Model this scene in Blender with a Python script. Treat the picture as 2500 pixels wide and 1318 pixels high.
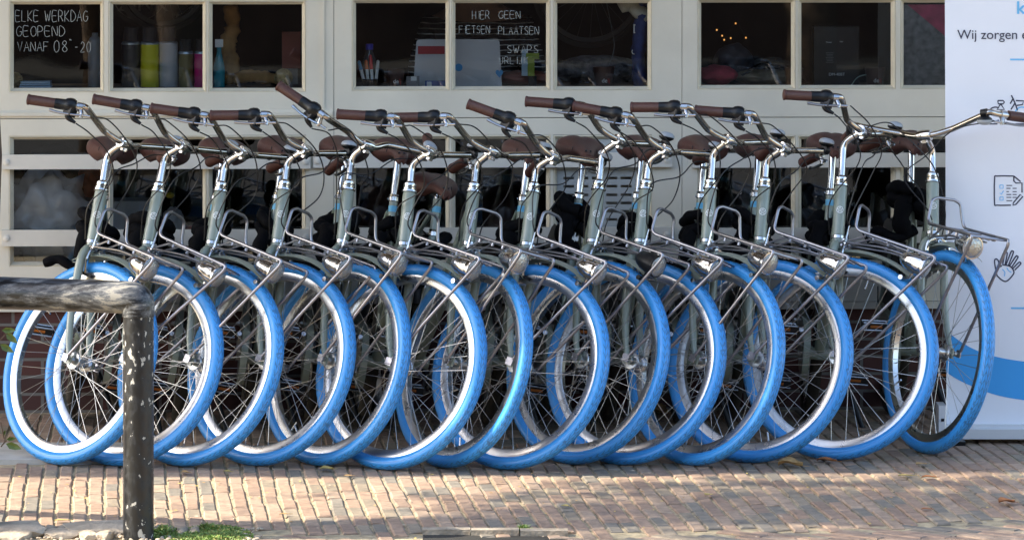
import bpy, bmesh, math, random
from mathutils import Vector, Matrix
from math import sin, cos, pi, radians, tan
random.seed(7)
scene = bpy.context.scene
for o in list(bpy.data.objects): bpy.data.objects.remove(o)

# ------------------------------------------------------------------ camera, sky, sun
FPX, YH, CH = 10295.72, -300.0, 2.0014          # focal length in photo pixels, horizon row, camera height
cam_d = bpy.data.cameras.new('camera'); cam = bpy.data.objects.new('camera', cam_d)
scene.collection.objects.link(cam); scene.camera = cam
cam.location = (0, 0, CH); cam.rotation_euler = (radians(90), 0, 0)
cam_d.sensor_width = 36; cam_d.lens = FPX/2500*36
cam_d.shift_y = -(659-YH)/2500
cam_d.clip_start = .1; cam_d.clip_end = 400

SUN_EL, SUN_AZ = radians(38), radians(4)        # elevation; degrees in front of the wall plane, from the left
world = bpy.data.worlds.new("World"); scene.world = world; world.use_nodes = True
nt = world.node_tree; bg = nt.nodes['Background']
sky = nt.nodes.new('ShaderNodeTexSky'); sky.sky_type = 'NISHITA'; sky.sun_disc = False
sky.sun_elevation = SUN_EL; sky.sun_rotation = radians(270)-SUN_AZ
sky.air_density = 1.0; sky.dust_density = 1.5; sky.ozone_density = 1.0
nt.links.new(sky.outputs[0], bg.inputs[0]); bg.inputs[1].default_value = .15
sun_d = bpy.data.lights.new('sun', 'SUN'); sun = bpy.data.objects.new('sun', sun_d)
scene.collection.objects.link(sun)
sun_d.energy = 3.6; sun_d.angle = radians(.55); sun_d.color = (1, .93, .8)
to_sun = Vector((-cos(SUN_AZ)*cos(SUN_EL), -sin(SUN_AZ)*cos(SUN_EL), sin(SUN_EL)))
sun.rotation_euler = to_sun.to_track_quat('Z', 'Y').to_euler()
sun.location = (-6, 8, 8)
scene.view_settings.view_transform = 'Standard'; scene.view_settings.look = 'None'
scene.view_settings.exposure = 1.83; scene.view_settings.use_white_balance = True; scene.view_settings.white_balance_temperature = 6850; scene.view_settings.gamma = 1
scene.render.resolution_x = 1024; scene.render.resolution_y = 539

# ------------------------------------------------------------------ helpers
def lin(r, g, b):
    f = lambda c: (c/255/12.92) if c/255 <= .04045 else ((c/255+.055)/1.055)**2.4
    return (f(r), f(g), f(b), 1)

def mat(name, col, rough=.5, metal=0., coat=0., spec=.5, var=0., vscale=8., bump=0., bscale=60., rvar=0.):
    m = bpy.data.materials.new(name); m.use_nodes = True
    n = m.node_tree.nodes; l = m.node_tree.links; p = n['Principled BSDF']
    col = tuple(col)[:3]+(1,)
    p.inputs['Base Color'].default_value = col; p.inputs['Roughness'].default_value = rough
    p.inputs['Metallic'].default_value = metal; p.inputs['Coat Weight'].default_value = coat
    p.inputs['Coat Roughness'].default_value = .08
    p.inputs['Specular IOR Level'].default_value = spec
    tc = n.new('ShaderNodeTexCoord')
    if var or rvar:
        no = n.new('ShaderNodeTexNoise'); no.inputs['Scale'].default_value = vscale; no.inputs['Detail'].default_value = 6
        l.new(tc.outputs['Object'], no.inputs['Vector'])
    if var:
        r = n.new('ShaderNodeValToRGB')
        r.color_ramp.elements[0].position = .3; r.color_ramp.elements[1].position = .7
        r.color_ramp.elements[0].color = tuple(c*(1-var) for c in col[:3])+(1,)
        r.color_ramp.elements[1].color = tuple(min(1, c*(1+var)) for c in col[:3])+(1,)
        l.new(no.outputs['Fac'], r.inputs[0]); l.new(r.outputs[0], p.inputs['Base Color'])
    if rvar:
        mr = n.new('ShaderNodeMapRange'); mr.inputs['To Min'].default_value = max(0, rough-rvar); mr.inputs['To Max'].default_value = rough+rvar
        l.new(no.outputs['Fac'], mr.inputs[0]); l.new(mr.outputs[0], p.inputs['Roughness'])
    if bump:
        nb = n.new('ShaderNodeTexNoise'); nb.inputs['Scale'].default_value = bscale; nb.inputs['Detail'].default_value = 4
        l.new(tc.outputs['Object'], nb.inputs['Vector'])
        b = n.new('ShaderNodeBump'); b.inputs['Strength'].default_value = bump; b.inputs['Distance'].default_value = .01
        l.new(nb.outputs['Fac'], b.inputs['Height']); l.new(b.outputs[0], p.inputs['Normal'])
    return m

def glass_mat():
    m = bpy.data.materials.new('window_glass'); m.use_nodes = True
    n = m.node_tree.nodes; l = m.node_tree.links
    n.remove(n['Principled BSDF']); out = n['Material Output']
    t = n.new('ShaderNodeBsdfTransparent'); t.inputs[0].default_value = (.95, .96, .96, 1)
    g = n.new('ShaderNodeBsdfGlossy'); g.inputs['Roughness'].default_value = .015
    fr = n.new('ShaderNodeFresnel'); fr.inputs[0].default_value = 1.6
    mx = n.new('ShaderNodeMixShader')
    mu = n.new('ShaderNodeMath'); mu.operation = 'MULTIPLY'; mu.inputs[1].default_value = 1.15
    l.new(fr.outputs[0], mu.inputs[0]); l.new(mu.outputs[0], mx.inputs[0])
    l.new(t.outputs[0], mx.inputs[1]); l.new(g.outputs[0], mx.inputs[2]); l.new(mx.outputs[0], out.inputs[0])
    tc = n.new('ShaderNodeTexCoord'); no = n.new('ShaderNodeTexNoise'); no.inputs['Scale'].default_value = 1.6
    b = n.new('ShaderNodeBump'); b.inputs['Strength'].default_value = .12; b.inputs['Distance'].default_value = .01
    l.new(tc.outputs['Object'], no.inputs[0]); l.new(no.outputs['Fac'], b.inputs['Height']); l.new(b.outputs[0], g.inputs['Normal'])
    return m

class MB:
    def __init__(s): s.v = []; s.f = []; s.m = []; s.uv = None; s.col = None
    def add(s, vs, fs, m=0):
        b = len(s.v); s.v += [tuple(v) for v in vs]; s.f += [tuple(i+b for i in f) for f in fs]; s.m += [m]*len(fs); return s
    def box(s, c, size, M=None, m=0):
        x, y, z = (d/2 for d in size); c = Vector(c)
        vs = [Vector(p) for p in ((-x,-y,-z),(x,-y,-z),(x,y,-z),(-x,y,-z),(-x,-y,z),(x,-y,z),(x,y,z),(-x,y,z))]
        vs = [(M @ v if M else v)+c for v in vs]
        return s.add(vs, [(0,3,2,1),(4,5,6,7),(0,1,5,4),(1,2,6,5),(2,3,7,6),(3,0,4,7)], m)
    def box2(s, a, b, m=0):
        return s.box([(a[i]+b[i])/2 for i in range(3)], [abs(b[i]-a[i]) for i in range(3)], None, m)
    def tube(s, pts, r, n=10, cap=True, closed=False, m=0, flat=None):
        pts = [Vector(p) for p in pts]; k = len(pts)
        rs = r if isinstance(r, (list, tuple)) else [r]*k
        tang = []
        for i in range(k):
            if closed: t = pts[(i+1) % k]-pts[i-1]
            else: t = pts[min(i+1, k-1)]-pts[max(i-1, 0)]
            tang.append(t.normalized())
        up = Vector((0, 0, 1)) if abs(tang[0].z) < .9 else Vector((1, 0, 0))
        a = tang[0].cross(up).normalized(); vs = []
        for i in range(k):
            a = (a-tang[i]*a.dot(tang[i])).normalized(); b = tang[i].cross(a)
            for j in range(n):
                th = 2*pi*j/n
                vs.append(pts[i]+a*(cos(th)*rs[i])+b*(sin(th)*rs[i]*(flat or 1)))
        fs = []
        for i in range(k if closed else k-1):
            i2 = (i+1) % k
            for j in range(n):
                j2 = (j+1) % n; fs.append((i*n+j, i*n+j2, i2*n+j2, i2*n+j))
        if cap and not closed:
            fs.append(tuple(range(n-1, -1, -1))); fs.append(tuple((k-1)*n+j for j in range(n)))
        return s.add(vs, fs, m)
    def lathe(s, prof, o, ax, n=20, m=0, cap=True):
        """prof: (distance along axis, radius)"""
        o = Vector(o); ax = Vector(ax).normalized()
        up = Vector((0, 0, 1)) if abs(ax.z) < .9 else Vector((1, 0, 0))
        a = ax.cross(up).normalized(); b = ax.cross(a); vs = []; k = len(prof)
        for d, r in prof:
            for j in range(n):
                th = 2*pi*j/n; vs.append(o+ax*d+a*(cos(th)*r)+b*(sin(th)*r))
        fs = [(i*n+j, i*n+(j+1) % n, (i+1)*n+(j+1) % n, (i+1)*n+j) for i in range(k-1) for j in range(n)]
        if cap:
            fs.append(tuple(range(n-1, -1, -1))); fs.append(tuple((k-1)*n+j for j in range(n)))
        return s.add(vs, fs, m)
    def ring(s, prof, o, ax, n=72, m=0):
        """closed profile (axial, radial) swept round an axis"""
        o = Vector(o); ax = Vector(ax).normalized()
        a = Vector((0, 0, 1)); b = ax.cross(a); k = len(prof); vs = []
        for j in range(n):
            th = 2*pi*j/n; d = a*cos(th)+b*sin(th)
            for x, r in prof: vs.append(o+ax*x+d*r)
        fs = [(j*k+i, j*k+(i+1) % k, ((j+1) % n)*k+(i+1) % k, ((j+1) % n)*k+i) for j in range(n) for i in range(k)]
        return s.add(vs, fs, m)
    def build(s, name, mats, parent=None, smooth=40, loc=None):
        me = bpy.data.meshes.new(name); me.from_pydata(s.v, [], s.f)
        for mm in (mats if isinstance(mats, (list, tuple)) else [mats]): me.materials.append(mm)
        me.polygons.foreach_set('material_index', s.m)
        if smooth:
            me.polygons.foreach_set('use_smooth', [True]*len(me.polygons)); me.set_sharp_from_angle(angle=radians(smooth))
        bm = bmesh.new(); bm.from_mesh(me); bmesh.ops.recalc_face_normals(bm, faces=bm.faces); bm.to_mesh(me); bm.free()
        me.update()
        o = bpy.data.objects.new(name, me); scene.collection.objects.link(o)
        if parent: o.parent = parent
        if loc: o.location = loc
        return o

def empty(name, loc=(0, 0, 0)):
    o = bpy.data.objects.new(name, None); scene.collection.objects.link(o); o.location = loc; o.empty_display_size = .1
    return o
def tag(o, label=None, cat=None, group=None, kind=None):
    if label: o['label'] = label
    if cat: o['category'] = cat
    if group: o['group'] = group
    if kind: o['kind'] = kind
    return o
def crom(pts, n=6):
    """Catmull-Rom through the points"""
    P = [Vector(p) for p in pts]; P = [P[0]*2-P[1]]+P+[P[-1]*2-P[-2]]; out = []
    for i in range(1, len(P)-2):
        p0, p1, p2, p3 = P[i-1:i+3]
        for k in range(n):
            t = k/n
            out.append(.5*((2*p1)+(p2-p0)*t+(2*p0-5*p1+4*p2-p3)*t*t+(3*p1-p0-3*p2+p3)*t**3))
    out.append(P[-2]); return out
def rnd_path(pts, rad=.02, n=5):
    """polyline with rounded corners"""
    P = [Vector(p) for p in pts]; out = [P[0]]
    for i in range(1, len(P)-1):
        a = P[i-1]-P[i]; b = P[i+1]-P[i]; r = min(rad, a.length*.49, b.length*.49)
        s, e = P[i]+a.normalized()*r, P[i]+b.normalized()*r
        for k in range(n+1):
            t = k/n; out.append(s*(1-t)**2+P[i]*2*t*(1-t)+e*t*t)
    out.append(P[-1]); return out

# pixel -> ground / plane helpers (used only to measure places off the photograph)
def gpt(px, py, z=0.):
    Y = FPX*(CH-z)/(py-YH); return Vector(((px-1250)/FPX*Y, Y, z))
def at(px, py, Y):
    return Vector(((px-1250)/FPX*Y, Y, CH-(py-YH)/FPX*Y))

# ------------------------------------------------------------------ materials
M = {}
M['cream'] = mat('cream_paint', lin(226, 219, 203), .42, var=.10, vscale=3.2, bump=.12, bscale=30, rvar=.1)
M['cream2'] = mat('cream_moulding_paint', lin(222, 213, 192), .45, var=.08, vscale=9, bump=.15, bscale=45)
M['bar'] = mat('white_bar_paint', lin(222, 216, 204), .4, var=.06, vscale=7, bump=.1, bscale=40)
M['glass'] = glass_mat()
M['green'] = mat('grey_green_paint', (.25, .29, .235), .28, coat=.6, var=.05, vscale=20)
M['chrome'] = mat('chrome', (.60, .60, .60), .13, metal=1, var=.12, vscale=25, rvar=.05)
M['barchrome'] = mat('brown_reflection_chrome', (.50, .455, .40), .16, metal=1, var=.2, vscale=18, rvar=.06)  # brown tint paints in reflections of dark trees and ground
M['alu'] = mat('polished_aluminium', (.52, .53, .54), .28, metal=1, var=.12, vscale=14, rvar=.08)
M['steel'] = mat('satin_grey_steel', (.33, .33, .36), .33, metal=.95, var=.12, vscale=30, rvar=.08)
M['spoke'] = mat('steel_spokes', (.48, .48, .47), .34, metal=1)
M['brown'] = mat('brown_leatherette', (.075, .027, .021), .5, var=.12, vscale=14, bump=.12, bscale=150)
M['black'] = mat('black_plastic', (.006, .007, .009), .34, spec=.35, var=.2, vscale=30)
M['rubber'] = mat('black_rubber', (.022, .021, .02), .75, var=.3, vscale=20)
M['oldtyre'] = mat('brownish_black_tyre', (.045, .038, .028), .8, var=.3, vscale=12)
M['cable'] = mat('black_cable', (.006, .006, .007), .45)
M['greydome'] = mat('grey_bell_paint', (.36, .39, .42), .35)
M['white'] = mat('white_print', (.88, .9, .88), .5)
M['cloth'] = mat('black_cloth', (.003, .003, .004), .85, spec=.12, bump=.3, bscale=50)
M['blueprint'] = mat('light_blue_print', (.06, .36, .72), .5)
M['blueband'] = mat('light_blue_band', (.12, .45, .68), .4)
M['orange'] = mat('orange_reflector', (.40, .11, .01), .4)
M['red'] = mat('red_print', (.5, .02, .02), .4)
M['lens'] = mat('headlight_lens', (.45, .44, .40), .15, metal=.75, coat=.6, bump=.5, bscale=120)

def tyre_mat():
    m = mat('blue_rubber', (.022, .19, .66), .36, spec=.6)
    n = m.node_tree.nodes; l = m.node_tree.links; p = n['Principled BSDF']
    uv = n.new('ShaderNodeUVMap'); uv.uv_map = 'UVMap'
    sx = n.new('ShaderNodeSeparateXYZ'); l.new(uv.outputs[0], sx.inputs[0])
    def M_(op, a, b=None, c=None):
        q = n.new('ShaderNodeMath'); q.operation = op
        for i, x in enumerate((a, b, c)):
            if x is None: continue
            if isinstance(x, (int, float)): q.inputs[i].default_value = x
            else: l.new(x, q.inputs[i])
        return q.outputs[0]
    v = M_('SUBTRACT', sx.outputs[1], .5); av = M_('ABSOLUTE', v)
    a = M_('FRACT', M_('ADD', M_('MULTIPLY', sx.outputs[0], 78), M_('MULTIPLY', M_('PINGPONG', M_('MULTIPLY', av, 1), .055), 13)))
    groove = M_('LESS_THAN', a, .2)
    b2 = M_('FRACT', M_('MULTIPLY', av, 18)); groove2 = M_('LESS_THAN', b2, .16)
    g = M_('MAXIMUM', groove, groove2)
    inz = M_('LESS_THAN', av, .155)
    rings = M_('MULTIPLY', M_('LESS_THAN', M_('PINGPONG', M_('ADD', av, .0), .041), .005), M_('GREATER_THAN', av, .155))
    h = M_('SUBTRACT', 1, M_('MAXIMUM', M_('MULTIPLY', g, inz), M_('MULTIPLY', rings, .35)))
    bp = n.new('ShaderNodeBump'); bp.inputs['Strength'].default_value = 1; bp.inputs['Distance'].default_value = .0032
    l.new(h, bp.inputs['Height']); l.new(bp.outputs[0], p.inputs['Normal'])
    no = n.new('ShaderNodeTexNoise'); no.inputs['Scale'].default_value = 9; no.inputs['Detail'].default_value = 8
    no2 = n.new('ShaderNodeTexNoise'); no2.inputs['Scale'].default_value = 70; no2.inputs['Detail'].default_value = 4
    tc = n.new('ShaderNodeTexCoord'); l.new(tc.outputs['Object'], no.inputs[0]); l.new(tc.outputs['Object'], no2.inputs[0])
    mx = n.new('ShaderNodeMix'); mx.data_type = 'RGBA'
    mx.inputs['A'].default_value = (.022, .275, .72, 1); mx.inputs['B'].default_value = (.05, .36, .82, 1); l.new(no.outputs['Fac'], mx.inputs['Factor'])
    # road dirt on the tread itself
    mx2 = n.new('ShaderNodeMix'); mx2.data_type = 'RGBA'; mx2.inputs['B'].default_value = (.035, .06, .10, 1)
    dirt = M_('MULTIPLY', M_('MULTIPLY', M_('LESS_THAN', av, .165), M_('MAXIMUM', M_('MULTIPLY', g, 1.0), M_('GREATER_THAN', no2.outputs['Fac'], .62))), .55)
    l.new(dirt, mx2.inputs['Factor']); l.new(mx.outputs['Result'], mx2.inputs['A']); l.new(mx2.outputs['Result'], p.inputs['Base Color'])
    return m
M['tyre'] = tyre_mat()

# ------------------------------------------------------------------ bicycle geometry
# local axes: x forward, y the rider's left, z up; origin on the ground under the front hub
R, RT = .355, .0224
HA = radians(72.44); AX = Vector((-cos(HA), 0, sin(HA))); NX = Vector((sin(HA), 0, cos(HA)))
A0 = Vector((0, 0, R))-.0337*NX
TL, TU, TC, CF = .4335, .6076, .7626, .0705
def sax(t, f=0, s=0): return A0+AX*t+NX*f+Vector((0, s, 0))
CLAMP = sax(TC, CF)
HUB = Vector((0, 0, R)); RH = Vector((-1.09, 0, R))
YA = Vector((0, 1, 0))

def tyre_mesh(name, c, material, parent=None):
    nU, nV = 128, 18; mb = MB(); vs = []; uvs = []
    for i in range(nU):
        th = 2*pi*i/nU; d = Vector((sin(th), 0, cos(th)))
        for j in range(nV):
            ph = 2*pi*j/nV; rad = (R-RT)-RT*cos(ph); vs.append(Vector(c)+d*rad+YA*(RT*1.02*sin(ph)))
    fs = []; fuv = []
    for i in range(nU):
        for j in range(nV):
            i2, j2 = (i+1) % nU, (j+1) % nV
            fs.append((i*nV+j, i*nV+j2, i2*nV+j2, i2*nV+j))
            fuv += [(i/nU, j/nV), (i/nU, (j+1)/nV), ((i+1)/nU, (j+1)/nV), ((i+1)/nU, j/nV)]
    mb.add(vs, fs)
    me = bpy.data.meshes.new(name); me.from_pydata(mb.v, [], mb.f); me.materials.append(material)
    uv = me.uv_layers.new(name='UVMap')
    for k, t in enumerate(fuv): uv.data[k].uv = t
    me.polygons.foreach_set('use_smooth', [True]*len(me.polygons)); me.update()
    o = bpy.data.objects.new(name, me); scene.collection.objects.link(o); o.parent = parent
    return o

def rim_mb(c):
    w = .0135
    prof = [(-w, .3165), (-w, .293), (-w*.75, .2875), (w*.75, .2875), (w, .293), (w, .3165), (w*.7, .311), (-w*.7, .311)]
    mb = MB().ring(prof, c, YA, 120)
    mb.ring([(-w-.0006, .3115), (-w-.0006, .3095), (-w+.001, .3095), (-w+.001, .3115)], c, YA, 120)
    # valve
    mb.tube([Vector(c)+Vector((0, 0, -.288)), Vector(c)+Vector((0, 0, -.255))], .0035, 8)
    return mb
def spoke_mb(c, n=36, fl=.026, fo=.030):
    mb = MB()
    for k in range(n):
        side = 1 if k % 2 else -1; grp = (k//2) % 2
        th = 2*pi*(k+.5)/n; rim = Vector(c)+Vector((sin(th), 0, cos(th)))*.2885+YA*side*.002
        ta = th+(1 if grp else -1)*radians(62); hub = Vector(c)+Vector((sin(ta), 0, cos(ta)))*fl+YA*side*fo
        mb.tube([hub, rim], .00098, 5, cap=False)
        d = (hub-rim).normalized(); mb.tube([rim, rim+d*.012], .0019, 6)
    return mb
def hub_mb(c, big=False):
    mb = MB(); c = Vector(c)
    r0 = .0235 if big else .0165
    mb.lathe([(-.036, .006), (-.0355, .014), (-.033, .029), (-.029, .031), (-.026, .029), (-.022, r0), (-.01, r0*.93), (.01, r0*.93), (.022, r0), (.026, .029), (.029, .031), (.033, .029), (.0355, .014), (.036, .006)], c, YA, 24)
    for s in (-1, 1):
        mb.lathe([(.036*s, .0105), (.046*s, .0105), (.047*s, .008)], c, YA, 14)
        mb.lathe([(.066*s, .009), (.071*s, .0095), (.072*s, .007), (.077*s, .007), (.081*s, .0045), (.083*s, .001)], c, YA, 14)
        mb.tube([c+YA*.04*s, c+YA*.07*s], .0048, 8)
    return mb

def make_bike():
    """all parts in bicycle coordinates; returns list of (object, kind of motion)"""
    root = empty('bicycle')
    P = []
    def reg(o, motion): P.append((o, motion)); return o
    # ---- frame
    mb = MB()
    mb.lathe([(TL, .0212), (TL+.006, .0222), (TU-.006, .0222), (TU, .0212)], A0, AX, 28)
    BB = Vector((-.655, 0, .285)); ST = Vector((-.775, 0, .86))
    sd = (ST-BB).normalized()
    mb.tube([BB-sd*.02, ST], .0155, 14)
    mb.tube([sax(TL+.03, -.005), BB+Vector((.0, 0, .01))], .0205, 16)
    mb.tube(crom([sax(TU-.03, -.005), Vector((-.40, 0, .66)), Vector((-.60, 0, .51)), BB+sd*.18], 6), .0145, 12)
    mb.lathe([(-.038, .022), (.038, .022)], BB, YA, 18)
    for s in (-1, 1):
        mb.tube([BB+Vector((-.02, .022*s, 0)), Vector((-.80, .036*s, .30)), RH+Vector((.0, .062*s, 0))], [.011, .010, .008], 10)
        mb.tube([ST-sd*.05+Vector((-.01, .014*s, 0)), Vector((-.90, .04*s, .68)), RH+Vector((0, .062*s, 0))], [.008, .008, .007], 10)
        mb.box(RH+Vector((0, .063*s, 0)), (.05, .005, .035))
    frame = reg(mb.build('frame', M['green'], root), 'f')
    mb = MB()
    for t0, sg in ((TU, 1), (TL, -1)):
        if sg > 0: mb.lathe([(0, .0222), (.003, .0262), (.008, .0262), (.010, .0225), (.016, .0235), (.019, .020), (.024, .0215), (.032, .0215), (.034, .017), (.04, .0135)], sax(t0), AX, 24)
    reg(mb.build('headset', M['chrome'], frame), 'f')
    # head badge: a ring and a five-pointed star on the head tube's front
    mb = MB(); cr = .0226
    def badge(x, y):
        th = x/cr; d = NX*cos(th)+YA*sin(th); return sax(.521)+d*(cr+.0004)+AX*y
    def strip(pts, w, closed=False):
        k = len(pts); L = []
        for i in range(k):
            a = pts[(i-1) % k] if (closed or i) else pts[i]; b = pts[(i+1) % k] if (closed or i < k-1) else pts[i]
            t = Vector((b[0]-a[0], b[1]-a[1])).normalized(); nn = Vector((-t.y, t.x))*w/2
            L.append((badge(pts[i][0]+nn.x, pts[i][1]+nn.y), badge(pts[i][0]-nn.x, pts[i][1]-nn.y)))
        vs = [p for q in L for p in q]
        fs = [(2*i, 2*i+1, (2*i+3) % (2*k), (2*i+2) % (2*k)) for i in range(k if closed else k-1)]
        mb.add(vs, fs)
    strip([(.0115*cos(2*pi*i/28), .0115*sin(2*pi*i/28)) for i in range(28)], .0022, True)
    star = []
    for i in range(10):
        r_ = .0098 if i % 2 == 0 else .0046; an = pi/2+2*pi*i/10; star.append((r_*cos(an), r_*sin(an)))
    st2 = []
    for i in range(10):
        a, b = star[i], star[(i+1) % 10]
        st2 += [a, ((a[0]+b[0])/2, (a[1]+b[1])/2)]
    strip(st2, .0018, True)
    strip([(-.0016, .0022), (-.0016, -.001), (0, -.0022), (.0016, -.001), (.0016, .0022)], .0012)
    reg(mb.build('head_badge', M['white'], frame, smooth=0), 'f')
    # seat post and clamp
    mb = MB(); mb.tube([ST-sd*.03, ST+sd*.175], .0132, 16)
    mb.lathe([(-.012, .0165), (-.01, .0185), (.004, .0185), (.006, .0165), (.012, .018), (.014, .0145)], ST, sd, 18)
    mb.tube([ST+Vector((-.02, -.02, -.005)), ST+Vector((-.02, .02, -.005))], .004, 8)
    sp = reg(mb.build('seat_post', M['chrome'], root), 'f')
    mb = MB(); mb.lathe([(-.05, .0158), (-.05, .0161), (-.028, .0161), (-.028, .0158)], ST, sd, 18)
    reg(mb.build('size_band', M['blueband'], frame), 'f')
    # saddle: wide two-lobed shell with a nose
    SF, SZ = -.813, 1.0714
    vs = []; fs = []; nr, nc = 15, 32
    prof = [(.160, .012), (.15, .019), (.12, .024), (.07, .029), (.02, .040), (-.03, .060), (-.065, .080), (-.095, .091), (-.125, .094), (-.15, .088), (-.168, .068), (-.175, .045)]
    nr = len(prof)
    for i, (x, w) in enumerate(prof):
        zt = SZ-.004-.030*max(0, min(1, (x+.10)/.16))-.016*max(0, (x-.08)/.08)
        back = min(1, max(0, (-x+.04)/.11)); dep = .034+.060*back; h_ = dep/2
        for j in range(nc):
            a_ = 2*pi*j/nc; y = w*cos(a_); sn = sin(a_)
            if sn >= 0: z = zt-h_+h_*sn**.8-(.006*math.exp(-(y/.013)**2) if x < .02 else 0)
            else: z = zt-h_-h_*min(1, (-sn)**.8)*(.35+.65*min(1, (abs(y)/w/.55)**1.6))
            vs.append((SF+x, y, z))
    for i in range(nr-1):
        for j in range(nc): fs.append((i*nc+j, i*nc+(j+1) % nc, (i+1)*nc+(j+1) % nc, (i+1)*nc+j))
    fs.append(tuple(range(nc))); fs.append(tuple((nr-1)*nc+j for j in range(nc)))
    sad = reg(MB().add(vs, fs).build('saddle', M['brown'], root, smooth=80), 'f')
    mb = MB()
    for s in (-1, 1):
        mb.tube(rnd_path([(SF+.13, .008*s, SZ-.04), (SF+.05, .022*s, SZ-.075), (SF-.06, .024*s, SZ-.075), (SF-.12, .05*s, SZ-.05)], .03), .0035, 8)
        for q in range(5): mb.ring([(-.001, .017), (.003, .019), (.007, .017), (.003, .015)], (SF-.115, .052*s, SZ-.10+q*.011), (0, .02, 1), 14)
    top = ST+sd*.175
    mb.box(top+Vector((0, 0, -.004)), (.045, .05, .022)); mb.tube([top+Vector((0, -.04, -.006)), top+Vector((0, .04, -.006))], .006, 10)
    mb.lathe([(-.046, .008), (-.038, .009)], top+Vector((0, 0, -.006)), YA, 8); mb.lathe([(.038, .009), (.046, .008)], top+Vector((0, 0, -.006)), YA, 8)
    reg(mb.build('saddle_rails', M['black'], sad), 'f')
    # rear wheel
    rw = reg(tyre_mesh('rear_wheel', RH, M['oldtyre'], root), 'f')
    reg(rim_mb(RH).build('rim', M['alu'], rw), 'f')
    reg(spoke_mb(RH).build('spokes', M['spoke'], rw), 'f'); reg(hub_mb(RH, True).build('hub', M['alu'], rw), 'f')
    # rear mudguard
    def guard(c, r0, a0, a1, wd, n=26):
        mb = MB(); vs = []; fs = []; k = 7; th_ = .0016
        for i in range(n):
            a = radians(a0+(a1-a0)*i/(n-1)); d = Vector((cos(a), 0, sin(a)))
            for j in range(k):
                t = -1+2*j/(k-1); vs.append(Vector(c)+d*(r0-.014*t*t)+YA*wd/2*t)
            for j in range(k):
                t = -1+2*j/(k-1); vs.append(Vector(c)+d*(r0-th_-.014*t*t)+YA*(wd/2-.001)*t)
        K = 2*k
        for i in range(n-1):
            for j in range(k-1):
                fs.append((i*K+j, i*K+j+1, (i+1)*K+j+1, (i+1)*K+j)); fs.append((i*K+k+j, (i+1)*K+k+j, (i+1)*K+k+j+1, i*K+k+j+1))
            for j in (0, k-1): fs.append((i*K+j, (i+1)*K+j, (i+1)*K+k+j, i*K+k+j))
        for i in (0, n-1):
            for j in range(k-1): fs.append((i*K+j, i*K+k+j, i*K+k+j+1, i*K+j+1))
        mb.add(vs, fs); return mb
    mg = guard(RH, .378, 20, 200, .062); mg.tube([RH+Vector((0, .06, 0)), RH+Vector((-.30, .032, .22))], .0025, 6); mg.tube([RH+Vector((0, -.06, 0)), RH+Vector((-.30, -.032, .22))], .0025, 6)
    reg(mg.build('rear_mudguard', M['black'], root), 'f')
    # drive train
    mb = MB()
    mb.add(*(lambda prof: ([Vector((x, -.052+dy, z)) for dy in (-.012, .012) for x, z in prof], [tuple(range(len(prof)-1, -1, -1)), tuple(range(len(prof), 2*len(prof)))]+[(i, (i+1) % len(prof), len(prof)+(i+1) % len(prof), len(prof)+i) for i in range(len(prof))]))
           ([(-.655+.10*cos(a), .285+.10*sin(a)) for a in [radians(t) for t in range(-90, 100, 20)]]+[(-1.09+.055*cos(a), .355+.055*sin(a)) for a in [radians(t) for t in range(100, 271, 20)]]))
    reg(mb.build('chain_guard', M['green'], root), 'f')
    mb = MB()
    for s in (-1, 1):
        a_ = [radians(t) for t in range(20, 171, 15)]; vv = [RH+Vector((.372*cos(t), .034*s, .372*sin(t))) for t in a_]+[RH+Vector((-.05, .034*s, .02)), RH+Vector((.10, .034*s, .02))]
        mb.add(vv, [tuple(range(len(vv)))])
    reg(mb.build('coat_guard', M['rubber'], root), 'f')
    for s, ca in ((-1, 35), (1, 215)):
        mb = MB(); a = radians(ca); tip = BB+Vector((cos(a)*.17, .088*s, sin(a)*.17)); b0 = BB+YA*.066*s
        mb.tube([b0, tip-YA*.008*s], [.012, .009], 10); mb.lathe([(-.012, .015), (.012, .015)], b0, YA, 14)
        crank = reg(mb.build('crank', M['alu'], root), 'f')
        mb = MB(); pc = tip+YA*.055*s
        mb.tube([tip, tip+YA*.10*s], .007, 8)
        for dx in (-.032, .032):
            mb.box(pc+Vector((dx, 0, 0)), (.008, .085, .024), m=0)
        for dy in (-.044, .044): mb.box(pc+YA*dy, (.07, .006, .02))
        for dz in (-.013, .013): mb.tube([pc+Vector((-.04, -.045, dz)), pc+Vector((.04, -.045, dz)), pc+Vector((.04, .045, dz)), pc+Vector((-.04, .045, dz))], .003, 6, closed=True, m=2)
        for dx in (-.0365, .0365): mb.box(pc+Vector((dx, 0, 0)), (.003, .042, .009), m=1)
        reg(mb.build('pedal', [M['black'], M['orange'], M['alu']], crank), 'f')
    # kickstand on the rider's left
    mb = MB(); mb.tube([(-.86, .035, .30), (-.80, .13, .14), (-.775, .185, .014)], [.011, .010, .009], 10)
    mb.lathe([(0, .012), (.02, .014)], (-.775, .187, .0), (.05, -.2, 1), 10); mb.box((-.86, .02, .305), (.04, .05, .03))
    reg(mb.build('kickstand', M['black'], root), 'f')
    # ---- steered parts
    mb = MB(); mb.lathe([(.385, .0195), (.40, .0205), (TL-.012, .0205)], A0, AX, 22)
    for s in (-1, 1):
        mb.tube(crom([sax(.402, 0, .004*s), sax(.394, 0, .024*s), sax(.365, 0, .0405*s), sax(.31, 0, .046*s), sax(.18, .001, .048*s), sax(.07, .016, .051*s), Vector((-.003, .053*s, R+.006))], 5), [.0165]*8+[.0155]*8+[.0145]*5+[.0125]*5+[.010]*5, 12)
        mb.box(Vector((0, .0535*s, R)), (.028, .006, .034))
    fork = reg(mb.build('fork', M['green'], root), 's')
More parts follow.
